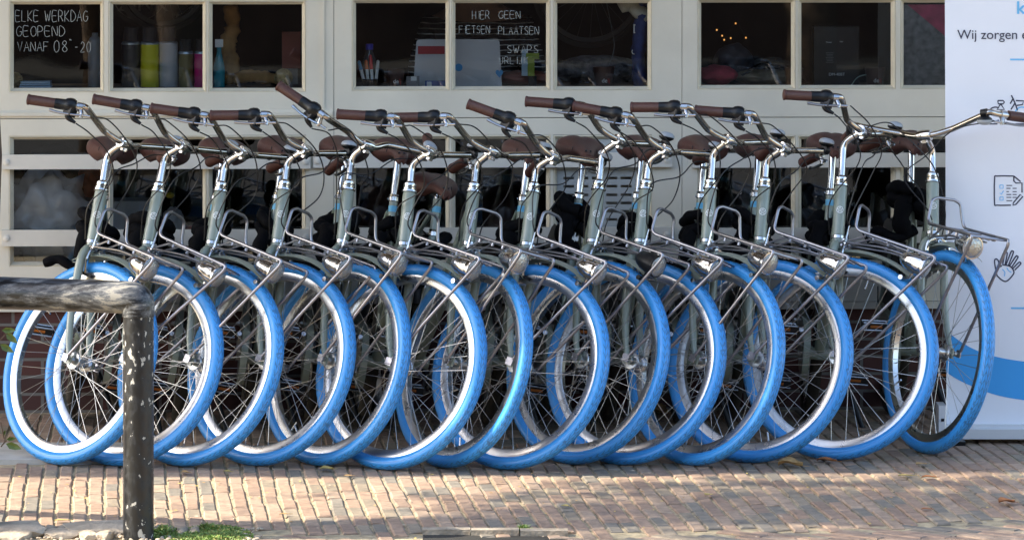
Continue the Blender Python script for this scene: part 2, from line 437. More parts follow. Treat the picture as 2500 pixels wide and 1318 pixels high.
    mb = MB(); mb.lathe([(TL-.013, .0215), (TL-.012, .0232), (TL-.002, .0232), (TL-.001, .0215)], A0, AX, 22)
    mb.lathe([(0, .0), (.001, .008), (.014, .008), (.016, .004)], sax(.418, .018), NX, 10)
    reg(mb.build('crown_race', M['chrome'], fork), 's')
    # front brake
    mb = MB(); BC = sax(.388, .034)
    mb.tube([sax(.388, .01), sax(.388, .05)], .005, 8); mb.lathe([(0, .008), (.006, .008)], sax(.388, .044), NX, 8)
    for s in (-1, 1):
        mb.tube(crom([BC+Vector((0, .012*s, .012)), BC+Vector((.004, .038*s, -.004)), BC+Vector((.01, .043*s, -.04)), BC+Vector((.012, .030*s, -.078))], 5), .0056, 8, flat=1.4)
    mb.tube([BC+Vector((0, -.030, .012)), BC+Vector((-.004, -.030, .05))], .0048, 8); mb.tube([BC+Vector((-.004, -.030, .045)), BC+Vector((-.008, -.030, .075))], .0028, 8)
    mb.tube([BC+Vector((0, -.034, .012)), BC+Vector((0, .028, .018))], .0035, 6)
    mb.lathe([(-.006, .0075), (.006, .0075)], BC+Vector((0, -.03, .022)), (0, 0, 1), 8)
    br = reg(mb.build('front_brake', M['chrome'], root), 's')
    mb = MB()
    for s in (-1, 1): mb.box(BC+Vector((.012, .0215*s, -.083)), (.05, .011, .011))
    reg(mb.build('brake_pads', M['rubber'], br), 's')
    # front mudguard, a short flap ahead of the crown and an arc behind it
    mg = guard(HUB, .3835, 66, 122, .060)
    reg(mg.build('front_mudguard', M['green'], root), 's')
    # front wheel
    fw = reg(tyre_mesh('front_wheel', HUB, M['tyre'], root), 'w')
    reg(rim_mb(HUB).build('rim', M['alu'], fw), 'w0'); reg(spoke_mb(HUB).build('spokes', M['spoke'], fw), 'w0'); reg(hub_mb(HUB).build('hub', M['alu'], fw), 'w0')
    # front rack
    w = .0741; rz = .788; f0, f1 = -.076, .228; u1 = .783; tr = .0056
    mb = MB()
    hw = .058; loop = []
    for s in (-1, 1):
        side = [(f0-.028, hw*.55*s, rz+.092), (f0-.026, hw*1.0*s, rz+.083), (f0-.006, w*1.0*s, rz), (f1, w*s, u1), (f1+.0, w*s, u1-.018), (.018, .080*s, R+.012)]
        loop.append(rnd_path(side, .026, 6))
    path = list(reversed(loop[0]))+loop[1]
    mb.tube(path, tr, 10)
    for s in (-1, 1):
        mb.box(Vector((.008, .080*s, R+.002)), (.026, .004, .026))
    for yy in (-.036, -.012, .012, .036):   # platform rods and straps
        mb.tube([(f0+.03, yy, rz-.004), (f1-.025, yy, u1-.010)], .0029, 8)
    for xx in (f0+.035, f0+.12, f1-.06, f1-.02):
        zz = rz-.004-.006*((xx-f0)/(f1-f0)); mb.tube([(xx, -w, zz), (xx, w, zz)], .0034, 8)
    for xx, yy in ((f0+.12, -.055), (f0+.12, .055), (f1-.06, -.05), (f1-.06, .05), (f0+.07, -w), (f1-.1, -w), (f0+.07, w), (f1-.1, w)):
        mb.lathe([(-.012, .0), (-.0115, .0055), (.0, .0055)], (xx, yy, rz-.008), (0, 0, 1), 8)
    mb.tube(rnd_path([(f0+.02, -.025, rz-.006), sax(.40, .022, -.025), sax(.40, .022, .025), (f0+.02, .025, rz-.006)], .01), .004, 8)
    mb.box(sax(.40, .024), (.006, .05, .018))
    mb.tube(rnd_path([sax(.405, .02, -.03), (f0+.10, -.040, rz-.026), (f1-.07, -.030, u1-.022)], .03), .0035, 8)
    mb.tube(rnd_path([sax(.405, .02, .03), (f0+.10, .040, rz-.026), (f1-.07, .030, u1-.022)], .03), .0035, 8)
    reg(mb.build('front_rack', M['steel'], root), 's')
    # headlight hung from the rack's front
    LC = Vector((.170, -.045, .742)); LD = Vector((1, .06, -.10)).normalized()
    mb = MB(); mb.lathe([(-.072, .002), (-.069, .012), (-.057, .023), (-.036, .032), (-.012, .0365), (.008, .039), (.018, .040), (.022, .0415), (.028, .0415), (.029, .038)], LC, LD, 28)
    mb.tube([LC+Vector((-.01, -.0, -.034)), LC+Vector((-.02, .006, -.052)), LC+Vector((-.05, .02, -.058))], .0055, 8)
    mb.lathe([(-.006, .0085), (.006, .0085)], LC+Vector((-.052, .018, -.058)), YA, 10)
    mb.tube([LC+Vector((0, .0, .034)), Vector((f1-.04, -.04, u1-.008))], .005, 8)
    hl = reg(mb.build('headlight', M['chrome'], root), 's')
    mb = MB(); mb.lathe([(.026, .036), (.031, .036), (.036, .030), (.040, .018), (.041, .001)], LC, LD, 28, cap=False)
    reg(mb.build('lens', M['lens'], hl), 's')
    # stem
    mb = MB(); mb.tube(rnd_path([sax(TU+.02), sax(TC-.042), sax(TC-.008, .022), sax(TC, CF-.008)], .03, 6), [.0122]*2+[.0125]*6+[.0125]*6+[.013], 16) if False else mb.tube(rnd_path([sax(TU-.05), sax(TC-.036), sax(TC-.002, CF-.008)], .03, 8), .0122, 16)
    mb.lathe([(-.026, .0145), (-.025, .0185), (-.010, .0205), (.010, .0205), (.025, .0185), (.026, .0145)], CLAMP, YA, 22)
    mb.lathe([(-.012, .0055), (.012, .0055)], CLAMP+Vector((.008, 0, -.022)), YA, 10); mb.box(CLAMP+Vector((.006, 0, -.018)), (.016, .016, .016))
    reg(mb.build('stem', M['chrome'], root), 'e')
    # handlebar (swept back)
    B1, B2, GE = Vector((-.024, .102, .014)), Vector((.008, .2531, .0583)), Vector((-.1554, .3708, .0098))
    GS = B2+(GE-B2)*.35
    def barpts(s):
        q = [Vector((0, 0, 0)), Vector((-.004, .040, .001)), B1+Vector((.002, -.012, -.003)), B1+(B2-B1)*.12, B1+(B2-B1)*.5, B1+(B2-B1)*.86, B2+Vector((-.006, .003, .001)), B2+(GE-B2)*.14, GS, GE-(GE-B2)*.02]
        return [CLAMP+Vector((p.x, p.y*s, p.z)) for p in q]
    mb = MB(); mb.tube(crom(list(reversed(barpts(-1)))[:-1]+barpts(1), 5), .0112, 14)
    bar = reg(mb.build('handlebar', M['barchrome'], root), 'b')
    for s in (-1, 1):
        ge = CLAMP+Vector((GE.x, GE.y*s, GE.z)); b2 = CLAMP+Vector((B2.x, B2.y*s, B2.z)); dv = (ge-b2).normalized(); Lg = (ge-b2).length
        gl = .098 if s < 0 else .125
        mb = MB(); prof = [(-gl, .0165)]; k = 22
        for i in range(k): prof += [(-gl+gl*.92*i/k, .0180), (-gl+gl*.92*(i+.5)/k, .0171)]
        prof += [(-.008, .0192), (-.002, .0188), (0, .012), (.0005, .001)]
        mb.lathe(prof, ge, dv, 18); reg(mb.build('grip', M['brown'], bar), 'b0')
        side = Vector((0, s, 0)); dn = Vector((.25, 0, -1)).normalized()
        if s < 0:
            mb = MB(); e = ge-dv*gl
            mb.lathe([(0, .0185), (-.012, .0190), (-.034, .0195), (-.040, .0240), (-.052, .0265), (-.066, .0250), (-.074, .019)], e, dv, 20)
            mb.box(e-dv*.056+Vector((.006, 0, -.022)), (.032, .032, .028), m=0)
            mb.tube(crom([e-dv*.052+Vector((.006, 0, -.028)), e-dv*.055+Vector((.012, 0, -.042)), e-dv*.075+Vector((.020, .004, -.054))], 4), [.013, .0125, .012, .011, .010, .009, .008, .006, .005], 10)
            sh = reg(mb.build('gear_shifter', M['black'], bar), 'b0')
            mb = MB(); mb.box(e-dv*.045+Vector((.0225, 0, -.006)), (.004, .012, .016)); reg(mb.build('gear_mark', M['red'], bar), 'b0')
            lc = e-dv*.088
        else: lc = ge-dv*(gl+.022)
        mb = MB(); mb.lathe([(-.011, .013), (-.010, .0155), (.010, .0155), (.011, .013)], lc, dv, 16)
        pv = lc+Vector((.020, 0, -.026)); mb.tube([lc, pv], .0085, 10); mb.lathe([(-.007, .0075), (.007, .0075)], pv, (0, 0, 1), 10)
        mb.tube([pv-dv*.005, pv-dv*.03], .0045, 8)
        tipp = pv+dv*.125+Vector((.012, -.004*s, .006))
        mb.tube(crom([pv, pv+dv*.03+Vector((.008, 0, .0)), pv+dv*.08+Vector((.010, 0, .0)), tipp], 5), [.0075]*5+[.0065]*8+[.0072, .0082, .0072], 10, flat=.7)
        reg(mb.build('brake_lever', M['alu'], bar), 'b0')
        if s > 0:
            bc = b2+(CLAMP+B1-b2)*.02+Vector((0, -.012, 0)); up_ = Vector((-.05, -.10, 1)).normalized()
            mb = MB(); mb.lathe([(-.012, .0135), (.010, .0150)], bc+Vector((0, 0, .0)), YA, 14)
            mb.lathe([(.010, .010), (.014, .018), (.020, .0265), (.0245, .027)], bc, up_, 24)
            bell = reg(mb.build('bell', M['black'], bar), 'b0')
            mb = MB(); mb.lathe([(.0248, .0272), (.030, .0275), (.036, .0245), (.040, .018), (.0425, .009), (.043, .001)], bc, up_, 26)
            reg(mb.build('bell_dome', M['greydome'], bar), 'b0')
    return root, P

def G(delta):   # rotation about the steering axis (positive: wheel towards the rider's left)
    return Matrix.Translation(A0) @ Matrix.Rotation(delta, 4, AX) @ Matrix.Translation(-A0)
def barM(beta, ext):
    return Matrix.Translation(AX*ext) @ Matrix.Translation(CLAMP) @ Matrix.Rotation(-beta, 4, 'Y') @ Matrix.Translation(-CLAMP)

# each bicycle: front contact x, depth, heading, lean, steer, bar pitch, stem extension
BIKES = [
 [-1.5601, 14.4431, 0.0646, 0.1591, 0.7922, 0.0011, 0.0171, 0.0705], [-1.3882, 14.4277, 0.0749, 0.1908, 0.9679, 0.0248, 0.0166, -0.0384],
 [-1.1507, 14.4174, 0.0758, 0.1689, 0.8482, 0.028, -0.0112, 0.0578], [-0.8948, 14.4211, 0.0777, 0.1299, 0.8656, 0.1694, -0.012, 0.0499],
 [-0.6658, 14.4127, 0.0744, 0.1229, 0.6986, -0.6235, 0.0009, 0.0152], [-0.4449, 14.3166, 0.1093, 0.1247, 0.8224, 0.0672, -0.0142, 0.0569],
 [-0.2375, 14.3444, 0.2218, 0.1683, 0.4397, 0.117, -0.0147, 0.1615], [-0.0465, 14.3357, 0.0424, 0.1391, 0.9183, -0.2634, -0.0283, -0.0224],
 [0.1871, 14.4527, 0.0884, 0.1441, 0.7441, 0.0483, 0.0204, 0.0628], [0.3532, 14.4453, 0.0056, 0.1217, 0.9749, -0.0942, -0.0155, -0.104],
 [0.6112, 14.4154, 0.0023, 0.0842, 0.7581, 0.0821, 0.0147, 0.0801], [0.7904, 14.4986, -0.0147, 0.0936, 1.0432, 0.0416, -0.0145, -0.0788],
 [1.075, 14.5639, -0.0184, 0.0799, 1.1794, 0.0926, 0.041, -0.0785], [1.4533, 14.6733, 0.0381, 0.0431, 0.4009, 0.0, 0.0006, -0.95]]
BLABEL = [
 'bicycle at the left end, its blue front wheel half hidden by the black post',
 'bicycle second from the left end, its front wheel passing behind the black post',
 'bicycle third from the left end, first whole front wheel right of the black post',
 'bicycle fourth from the left end of the row, its handlebar below the twine ball',
 'bicycle fifth from the left, its handlebar tipped up higher than the others',
 'bicycle sixth from the left end of the row, beneath the laptop window',
 'bicycle seventh from the left, with its brown saddle set much lower than the others',
 'bicycle eighth from the left, beneath the chalk writing about placing bicycles',
 'bicycle ninth from the left, with a black headlight instead of a chrome one',
 'bicycle tenth from the left end, just right of the slotted vent panel',
 'bicycle eleventh from the left, fourth from the right end of the row',
 'bicycle twelfth from the left, third from the right end of the row',
 'bicycle thirteenth from the left, its front wheel turned broadside, next to last',
 'bicycle at the right end of the row, its right grip crossing the white banner']
GRP = 'grey green bicycles with blue front tyres standing in a row'
proto, parts = make_bike()
ptree = {o.name: o for o, k in parts}
def bez(pts, n=9): return crom(pts, n)
bike_mats = []
def min_front(psi, lam, dl):
    L = Vector((cos(psi), sin(psi), 0)); U = Vector((0, 0, 1))
    Up = U*cos(lam)+L*sin(lam); Lp = L*cos(lam)-U*sin(lam); g = G(dl); lo = 9
    for i in range(73):
        th = 2*pi*i/72; p = g @ Vector(((R-RT)*cos(th), 0, R+(R-RT)*sin(th))); lo = min(lo, p.y*Lp.z+p.z*Up.z)
    return lo
for bi, (X, Yc, psi, lam, dl, beta, ext, yaw) in enumerate(BIKES):
    if bi == 0: root = proto; ps = parts
    else:
        root = proto.copy(); scene.collection.objects.link(root); mp = {proto: root}; ps = []
        for o, k in parts:
            c = o.copy(); scene.collection.objects.link(c); c.parent = mp[o.parent]; mp[o] = c; ps.append((c, k))
    F = Vector((sin(psi), -cos(psi), 0)); L = Vector((cos(psi), sin(psi), 0)); U = Vector((0, 0, 1))
    Up = U*cos(lam)+L*sin(lam); Lp = L*cos(lam)-U*sin(lam)
    Mr = Matrix(((F.x, Lp.x, Up.x, X), (F.y, Lp.y, Up.y, Yc), (F.z, Lp.z, Up.z, 0), (0, 0, 0, 1)))
    k_ = (min_front(psi, lam, dl)-RT)/1.1
    Mr = Mr @ Matrix.Translation((-1.1, 0, 0)) @ Matrix.Rotation(k_, 4, 'Y') @ Matrix.Translation((1.1, 0, 0))
    root.matrix_world = Mr; bike_mats.append(Mr)
    tag(root, BLABEL[bi], 'bicycle', GRP)
    g = G(dl); gs_ = G(dl+yaw); gb = gs_ @ barM(beta, ext)
    spin = Matrix.Translation(HUB) @ Matrix.Rotation(random.uniform(0, 6.28), 4, 'Y') @ Matrix.Translation(-HUB)
    for o, k in ps:
        # sub-parts ride on their own part, so only the parts carry the turn
        if o.parent is root:
            if k == 's': o.matrix_basis = g
            elif k == 'w': o.matrix_basis = g @ spin
            elif k == 'e': o.matrix_basis = gs_ @ Matrix.Translation(AX*ext)
            elif k == 'b': o.matrix_basis = gb
        if bi == 13 and (o.name.startswith('bell')):
            bq = CLAMP+Vector((.008, .2411, .0583)); o.matrix_basis = Matrix.Translation(bq) @ Matrix.Rotation(pi, 4, 'Y') @ Matrix.Translation(-bq)
    # cables, each its own curve because every bar is turned differently
    rv = lambda a=.008: Vector((random.uniform(-a, a), random.uniform(-a, a), random.uniform(-a, a)))
    def B(f, s, u): return gb @ (CLAMP+Vector((f, s, u)))
    B2x = (.008, .2531, .0583); dvr = (Vector((-.1554, -.3708, .0098))-Vector((.008, -.2531, .0583))).normalized()
    e = CLAMP+Vector((-.1554, -.3708, .0098))-dvr*.098
    lcr = gb @ (e-dvr*.125+Vector((.024, 0, -.024))); shr = gb @ (e-dvr*.078+Vector((.021, .004, -.056)))
    dvl = (Vector((-.1554, .3708, .0098))-Vector((.008, .2531, .0583))).normalized()
    lcl = gb @ (CLAMP+Vector((-.1554, .3708, .0098))-dvl*.177+Vector((.024, 0, -.024)))
    c1 = [lcr, B(.015, -.14, .055)+rv(), B(.055, -.05, .015)+rv(), B(.085, .025, -.05)+rv(.012), B(.06, .055, -.14)+rv(.012), sax(.50, .03, .040), sax(.42, -.01, .035)]
    c2 = [shr, B(-.01, -.165, -.01)+rv(), B(.035, -.10, -.06)+rv(), B(.045, -.055, -.13)+rv(.012), sax(.55, .015, -.035), sax(.44, -.03, -.028)]
    c3 = [lcl, B(.03, .13, .01)+rv(), B(.06, .03, -.06)+rv(.012), B(.055, -.06, -.125)+rv(.012), g @ sax(.50, .05, -.055), g @ (sax(.388, .034)+Vector((-.008, -.030, .072)))]
    for nm, c in (('brake_cable', c1), ('gear_cable', c2), ('brake_cable', c3)):
        MB().tube(bez(c), .0024, 6).build(nm, M['cable'], root)
    # the ninth bicycle's lamp is black
    if bi == 8:
        for o, k in ps:
            if o.name.startswith('headlight'):
                o.data = o.data.copy(); o.data.materials[0] = M['black']; o['label'] = 'black headlight'
    if bi == 6:      # lowered saddle
        sdv = (Vector((-.775, 0, .86))-Vector((-.655, 0, .285))).normalized()
        for o, k in ps:
            if o.parent is root and (o.name.startswith('saddle') or o.name.startswith('seat_post')): o.matrix_basis = Matrix.Translation(-sdv*.125)

# ------------------------------------------------------------------ black chain locks wrapped round the seat tubes
def make_lock(seed, big=1.):
    rr = random.Random(seed); mb = MB()
    def blob(pts, r):
        pts = crom(pts, 7)
        ph = rr.uniform(0, 6); mb.tube(pts, [r*(.95+.09*sin(i*.9+ph)+.05*rr.random()) for i, _ in enumerate(pts)], 12, flat=.8)
    c = Vector((-.745, 0, .72)); a0 = rr.uniform(0, 6)
    for t in range(2):
        ring_ = [c+Vector((.052*cos(a)+rr.uniform(-.008, .008), .050*sin(a)*big, .045*t+.028*sin(a+a0)+rr.uniform(-.008, .008))) for a in [2*pi*i/8 for i in range(9)]]
        blob(ring_, .024*big)
    blob([c+Vector((.05, -.03, .02)), c+Vector((.07, -.045, -.05)), c+Vector((.06, -.02, -.10))], .026*big)
    s = -1
    blob([c+Vector((.05, .01, -.08)), c+Vector((.07, -.06, -.115)), c+Vector((.06, -.12, -.105+rr.uniform(-.02, .02))), c+Vector((.05, -.17, -.12))], .019*big)
    return mb
LOCK = [
 ('black cloth chain lock with a long tail, at the left end bicycle', 1.15), ('black chain lock bag with blue script, on the second bicycle from the left', 1.25),
 ('black cloth chain lock on the third bicycle from the left', 1.0), ('black cloth chain lock below a light blue band, on the fourth bicycle from the left', 1.0),
 ('rounded black cloth chain lock on the fifth bicycle from the left', 1.15), ('black cloth chain lock on the sixth bicycle, under the laptop window', 1.1),
 ('black cloth chain lock below the lowered saddle of the seventh bicycle', .95), ('black chain lock with white script, on the eighth bicycle from the left', 1.15),
 ('black chain lock with white script hanging in front of the slotted vent panel', 1.3), ('black cloth chain lock on the tenth bicycle, right of the vent panel', .9),
 ('black cloth chain lock on the fourth bicycle from the right end', 1.0), ('black cloth chain lock on the third bicycle from the right end', 1.1),
 ('black cloth chain lock on the next to last bicycle at the right', 1.1), ('black cloth chain lock on the right end bicycle beside the banner', 1.3)]
for i, (lb, bg_) in enumerate(LOCK):
    o = make_lock(50+i, bg_).build('chain_lock', M['cloth'], None, smooth=80); o.matrix_world = bike_mats[i] @ Matrix.Translation((0, 0, {8: .05, 13: .08, 6: -.06}.get(i, 0)))
    tag(o, lb, 'bicycle lock', 'black chain locks on the bicycles')
    if i in (1, 7, 8):      # scribbled script on the cloth
        rr = random.Random(i); pts = []; mb = MB()
        for k in range(34):
            t = k/33; pts.append((-.678, -.068+.075*t, .665+.02*t*(2 if i == 1 else 0)+.011*sin(k*2.4)+(.010 if k % 9 == 0 else 0)))
        mb.tube([Vector(p)+Vector((.012 if i else 0, 0, 0)) for p in crom(pts, 3)], .0016, 5)
        mb.build('lock_script', M['blueprint'] if i == 1 else M['white'], o)

# ------------------------------------------------------------------ ground: brick paving laid as real bricks
def pave_mat():
    m = bpy.data.materials.new('clay_bricks'); m.use_nodes = True
    n = m.node_tree.nodes; l = m.node_tree.links; p = n['Principled BSDF']; p.inputs['Roughness'].default_value = .8
    at_ = n.new('ShaderNodeAttribute'); at_.attribute_name = 'tint'
    tc = n.new('ShaderNodeTexCoord'); no = n.new('ShaderNodeTexNoise'); no.inputs['Scale'].default_value = 22; no.inputs['Detail'].default_value = 8; no.inputs['Roughness'].default_value = .65
    l.new(tc.outputs['Object'], no.inputs[0])
    r = n.new('ShaderNodeValToRGB'); r.color_ramp.elements[0].position = .3; r.color_ramp.elements[0].color = (.62, .62, .62, 1); r.color_ramp.elements[1].position = .7; r.color_ramp.elements[1].color = (1.25, 1.22, 1.15, 1)
    l.new(no.outputs['Fac'], r.inputs[0])
    mx = n.new('ShaderNodeMix'); mx.data_type = 'RGBA'; mx.blend_type = 'MULTIPLY'; mx.inputs['Factor'].default_value = 1
    l.new(at_.outputs['Color'], mx.inputs['A']); l.new(r.outputs[0], mx.inputs['B']); l.new(mx.outputs['Result'], p.inputs['Base Color'])
    nb = n.new('ShaderNodeTexNoise'); nb.inputs['Scale'].default_value = 70; nb.inputs['Detail'].default_value = 5; l.new(tc.outputs['Object'], nb.inputs[0])
    b = n.new('ShaderNodeBump'); b.inputs['Strength'].default_value = .5; b.inputs['Distance'].default_value = .004; l.new(nb.outputs['Fac'], b.inputs['Height']); l.new(b.outputs[0], p.inputs['Normal'])
    return m
M['brick'] = pave_mat()
M['sand'] = mat('joint_sand', (.37, .30, .19), .95, var=.35, vscale=30, bump=.5, bscale=120)
M['soil'] = mat('dusty_soil', (.26, .21, .145), .95, var=.45, vscale=14, bump=.8, bscale=60)
def front_edge(px):   # row in the photograph where the paving field ends
    if px < 480: return 1284+px*.012
    if px < 1000: return 1291+(px-480)*.055
    if px < 1480: return 1296+(px-1000)*.036
    return 1313-(px-1480)*.043
def field(name, ang, origin, urange, vrange, keep, z0, seed, bw=.0450, bl=.172, gap=.0062, mats='brick', curve=0.):
    rr = random.Random(seed); vs = []; fs = []; cols = []; v0 = []
    ca, sa = cos(ang), sin(ang); nu = int((urange[1]-urange[0])/(bw+gap))
    for i in range(nu):
        u = urange[0]+i*(bw+gap); off = rr.uniform(0, bl) if rr.random() < .35 else (bl/2)*(i % 2)+rr.uniform(-.025, .025)
        v = vrange[0]-off
        while v < vrange[1]:
            L_ = bl+rr.uniform(-.012, .010); w_ = bw+rr.uniform(-.004, .001)
            cu = u+rr.uniform(-.0015, .0015); cv = v+L_/2; v += L_+gap*.95
            cu += curve*cv*cv
            cx = origin[0]+cu*ca-cv*sa; cy = origin[1]+cu*sa+cv*ca
            if cy < 9 or not keep(cx, cy): continue
            zz = z0+rr.gauss(0, .0011); a = ang+rr.gauss(0, .012)-2*curve*cv; c, s = cos(a), sin(a)
            tx, ty = rr.gauss(0, .007), rr.gauss(0, .005)
            b = len(vs); hw, hl = w_/2, L_/2; ch = .004
            for (du, dv, dz) in ((-hw, -hl, -.03), (hw, -hl, -.03), (hw, hl, -.03), (-hw, hl, -.03), (-hw, -hl, -ch), (hw, -hl, -ch), (hw, hl, -ch), (-hw, hl, -ch),
                                 (-hw+ch, -hl+ch, 0), (hw-ch, -hl+ch, 0), (hw-ch, hl-ch, 0), (-hw+ch, hl-ch, 0)):
                jx, jy = (rr.uniform(-.0018, .0018), rr.uniform(-.003, .003)) if dz > -.02 else (0, 0)
                du += jx; dv += jy
                vs.append((cx+du*c-dv*s, cy+du*s+dv*c, zz+dz+tx*du+ty*dv))
            fs += [(b, b+1, b+5, b+4), (b+1, b+2, b+6, b+5), (b+2, b+3, b+7, b+6), (b+3, b, b+4, b+7), (b+4, b+5, b+9, b+8), (b+5, b+6, b+10, b+9), (b+6, b+7, b+11, b+10), (b+7, b+4, b+8, b+11), (b+8, b+9, b+10, b+11)]
            t = rr.random()
            if t < .13: base = (.175, .155, .13)
            elif t < .27: base = (.225, .185, .14)
            elif t < .40: base = (.235, .165, .125)
            elif t < .72: base = (.275, .19, .14)
            else: base = (.30, .22, .165)
            q = rr.uniform(.92, 1.10)*1.17; cols += [(base[0]*q, base[1]*q, base[2]*q, 1)]*12
    me = bpy.data.meshes.new(name); me.from_pydata(vs, [], fs); me.materials.append(M[mats])
    at_ = me.color_attributes.new('tint', 'FLOAT_COLOR', 'POINT'); at_.data.foreach_set('color', [c for q in cols for c in q])
    me.update(); o = bpy.data.objects.new(name, me); scene.collection.objects.link(o); return o
def px_of(x, y, z=0): return 1250+FPX*x/y, YH+FPX*(CH-z)/y
def keep_main(x, y):
    px, py = px_of(x, y); return py < front_edge(px)-4 and y < 15.84+x*tan(radians(2)) and -4.5 < x < 5 and not (px < 300 and y > 14.40 and y < 14.86)
ang0 = math.atan(.112)
o = field('pavement', ang0, (-1.2, 12.4), (-3.6, 6.4), (-1.5, 4.6), keep_main, 0., 3, curve=.006); tag(o, kind='structure')
def keep_front(x, y):
    px, py = px_of(x, y); return px > 640 and py > front_edge(px)+1 and y > 10.2 and -4 < x < 5 and not (1020 < px < 1388 and py < 1400)
o = field('front_paving', radians(52), (0, 11.5), (-4.5, 4.5), (-4.5, 4.5), keep_front, -.002, 5, gap=.0035); tag(o, kind='structure')
MB().add([(-60, -30, -.0055), (60, -30, -.0055), (60, 15.9, -.0055), (-60, 15.9, -.0055)], [(0, 1, 2, 3)]).build('joint_sand_bed', M['sand'], None, 0)
tag(bpy.data.objects['joint_sand_bed'], kind='structure')
def terrain(name, x0, x1, y0, y1, z, amp, seed, m, n=60, keepf=None):
    from mathutils import noise
    vs = []; fs = []
    for i in range(n+1):
        for j in range(n+1):
            x = x0+(x1-x0)*i/n; y = y0+(y1-y0)*j/n
            e = min(i, n-i, j, n-j)/n*6; e = min(1, e)
            vs.append((x, y, z+amp*e*(noise.noise((x*9+seed, y*9, 0))+.5*noise.noise((x*30, y*30+seed, 0)))-(1-e)*.02))
    fs = [(i*(n+1)+j, (i+1)*(n+1)+j, (i+1)*(n+1)+j+1, i*(n+1)+j+1) for i in range(n) for j in range(n)]
    return tag(MB().add(vs, fs).build(name, m, None, 80), kind='structure')
tag(MB().box2((-60, -13.5, -.02), (60, 9.2, .006)).build('road', mat('asphalt', (.045, .044, .042), .85, var=.2, vscale=6), None, 0), kind='structure')
terrain('soil_verge', -3.4, -.46, 10.6, 12.97, -.006, .012, 3, M['soil'], 90)

# ground outside the paving field
bpy.data.objects['joint_sand_bed']
# kerb course at the verge edge
def stone(mb, c, size, rz=0, seed=0, m=0):
    rr = random.Random(seed); bm = bmesh.new(); bmesh.ops.create_icosphere(bm, subdivisions=2, radius=.5)
    Rm = Matrix.Rotation(rz, 3, 'Z'); vs = []
    for v in bm.verts:
        p = v.co.copy(); k = max(abs(p.x), abs(p.y), abs(p.z)); p = p*(.5/k)*.82+p*.18
        p = Vector((p.x*size[0], p.y*size[1], p.z*size[2]))*(1+rr.uniform(-.06, .06)); vs.append(Rm @ p+Vector(c))
    fs = [[v.index for v in f.verts] for f in bm.faces]; bm.free(); mb.add(vs, fs, m)
M['stone'] = mat('pale_rubble_stone', (.40, .33, .25), .9, var=.3, vscale=18, bump=.6, bscale=70)
M['kerb'] = mat('weathered_kerb_stone', (.30, .25, .19), .9, var=.3, vscale=20, bump=.6, bscale=80)
mb = MB(); rr = random.Random(4)
px = -20
while px < 470:
    w = rr.uniform(30, 42); a, b = gpt(px, front_edge(px)+5), gpt(px+w-2.5, front_edge(px)+5)
    stone(mb, ((a.x+b.x)/2, a.y-.03, -.010), (b.x-a.x+.004, .10, .05), 0, int(px)); px += w
tag(mb.build('edge_course', M['kerb'], None, 60), kind='structure')
ROCKS = [(40, 1298, .17, .11, .05, 'pale flat stone lying at the bottom left corner'), (235, 1296, .20, .10, .05, 'pinkish flat stone slab in the rubble left of the black post'), (385, 1306, .05, .1, .03, None),
         (150, 1304, .11, .06, .03, 'small pale stone between the two flat slabs'), (215, 1311, .05, .05, .04, 'rounded cobble left of the black post foot'), (255, 1312, .045, .04, .04, 'rounded cobble nearest the black post foot'), (30, 1314, .1, .08, .04, 'pale stone at the very bottom left corner')]
for i, (px, py, a, b, c, lb) in enumerate(ROCKS):
    if not lb: continue
    g_ = gpt(px, py); mb = MB(); stone(mb, (0, 0, c*.12), (a, b*2.0, c*.8), rr.uniform(-.4, .4), 60+i)
    o = mb.build('stone', M['stone'], None, 22, loc=(g_.x, g_.y, 0)); tag(o, lb, 'stone', 'loose stones in the verge')
# small gravel crumbs
mb = MB()
for i in range(420):
    px, py = rr.uniform(-40, 640), rr.uniform(1286, 1330); g_ = gpt(px, py); s = rr.uniform(.004, .014)
    stone(mb, (g_.x, g_.y, .002), (s, s*1.3, s*.7), rr.uniform(0, 3), i)
tag(mb.build('gravel', M['stone'], None, 60), 'loose pale gravel crumbs along the verge', 'gravel', kind='stuff')

# drain trough with kerb stones at the bottom centre
mb = MB(); e0, e1 = gpt(1030, 1298), gpt(1388, 1303)
for k in range(3):
    a = e0.lerp(e1, k/3+.004); b = e0.lerp(e1, (k+1)/3-.004); mb.box(((a.x+b.x)/2, (a.y+b.y)/2, -.012), (b.x-a.x, .05, .05))
mb2 = MB(); g_ = gpt(1210, 1316)
for k in range(14): mb2.box((e0.x+.03+k*.034, g_.y-.05, -.035), (.017, .16, .02))
dr = empty('drain', (0, 0, 0)); MB().box2((e0.x+.005, e0.y-.235, -.02), (e1.x-.005, e0.y-.03, -.0035)).build('drain_pit', mat('drain_dark', (.02, .018, .015), .9), dr, 0); mb.build('drain_kerb', M['kerb'], dr, 30); M['rust'] = mat('rusty_iron', (.14, .085, .06), .8, var=.4, vscale=40)
mb2.build('drain_grate', M['rust'], dr, 0); tag(dr, 'rusty drain grate sunk behind a low kerb at the bottom centre', 'drain')

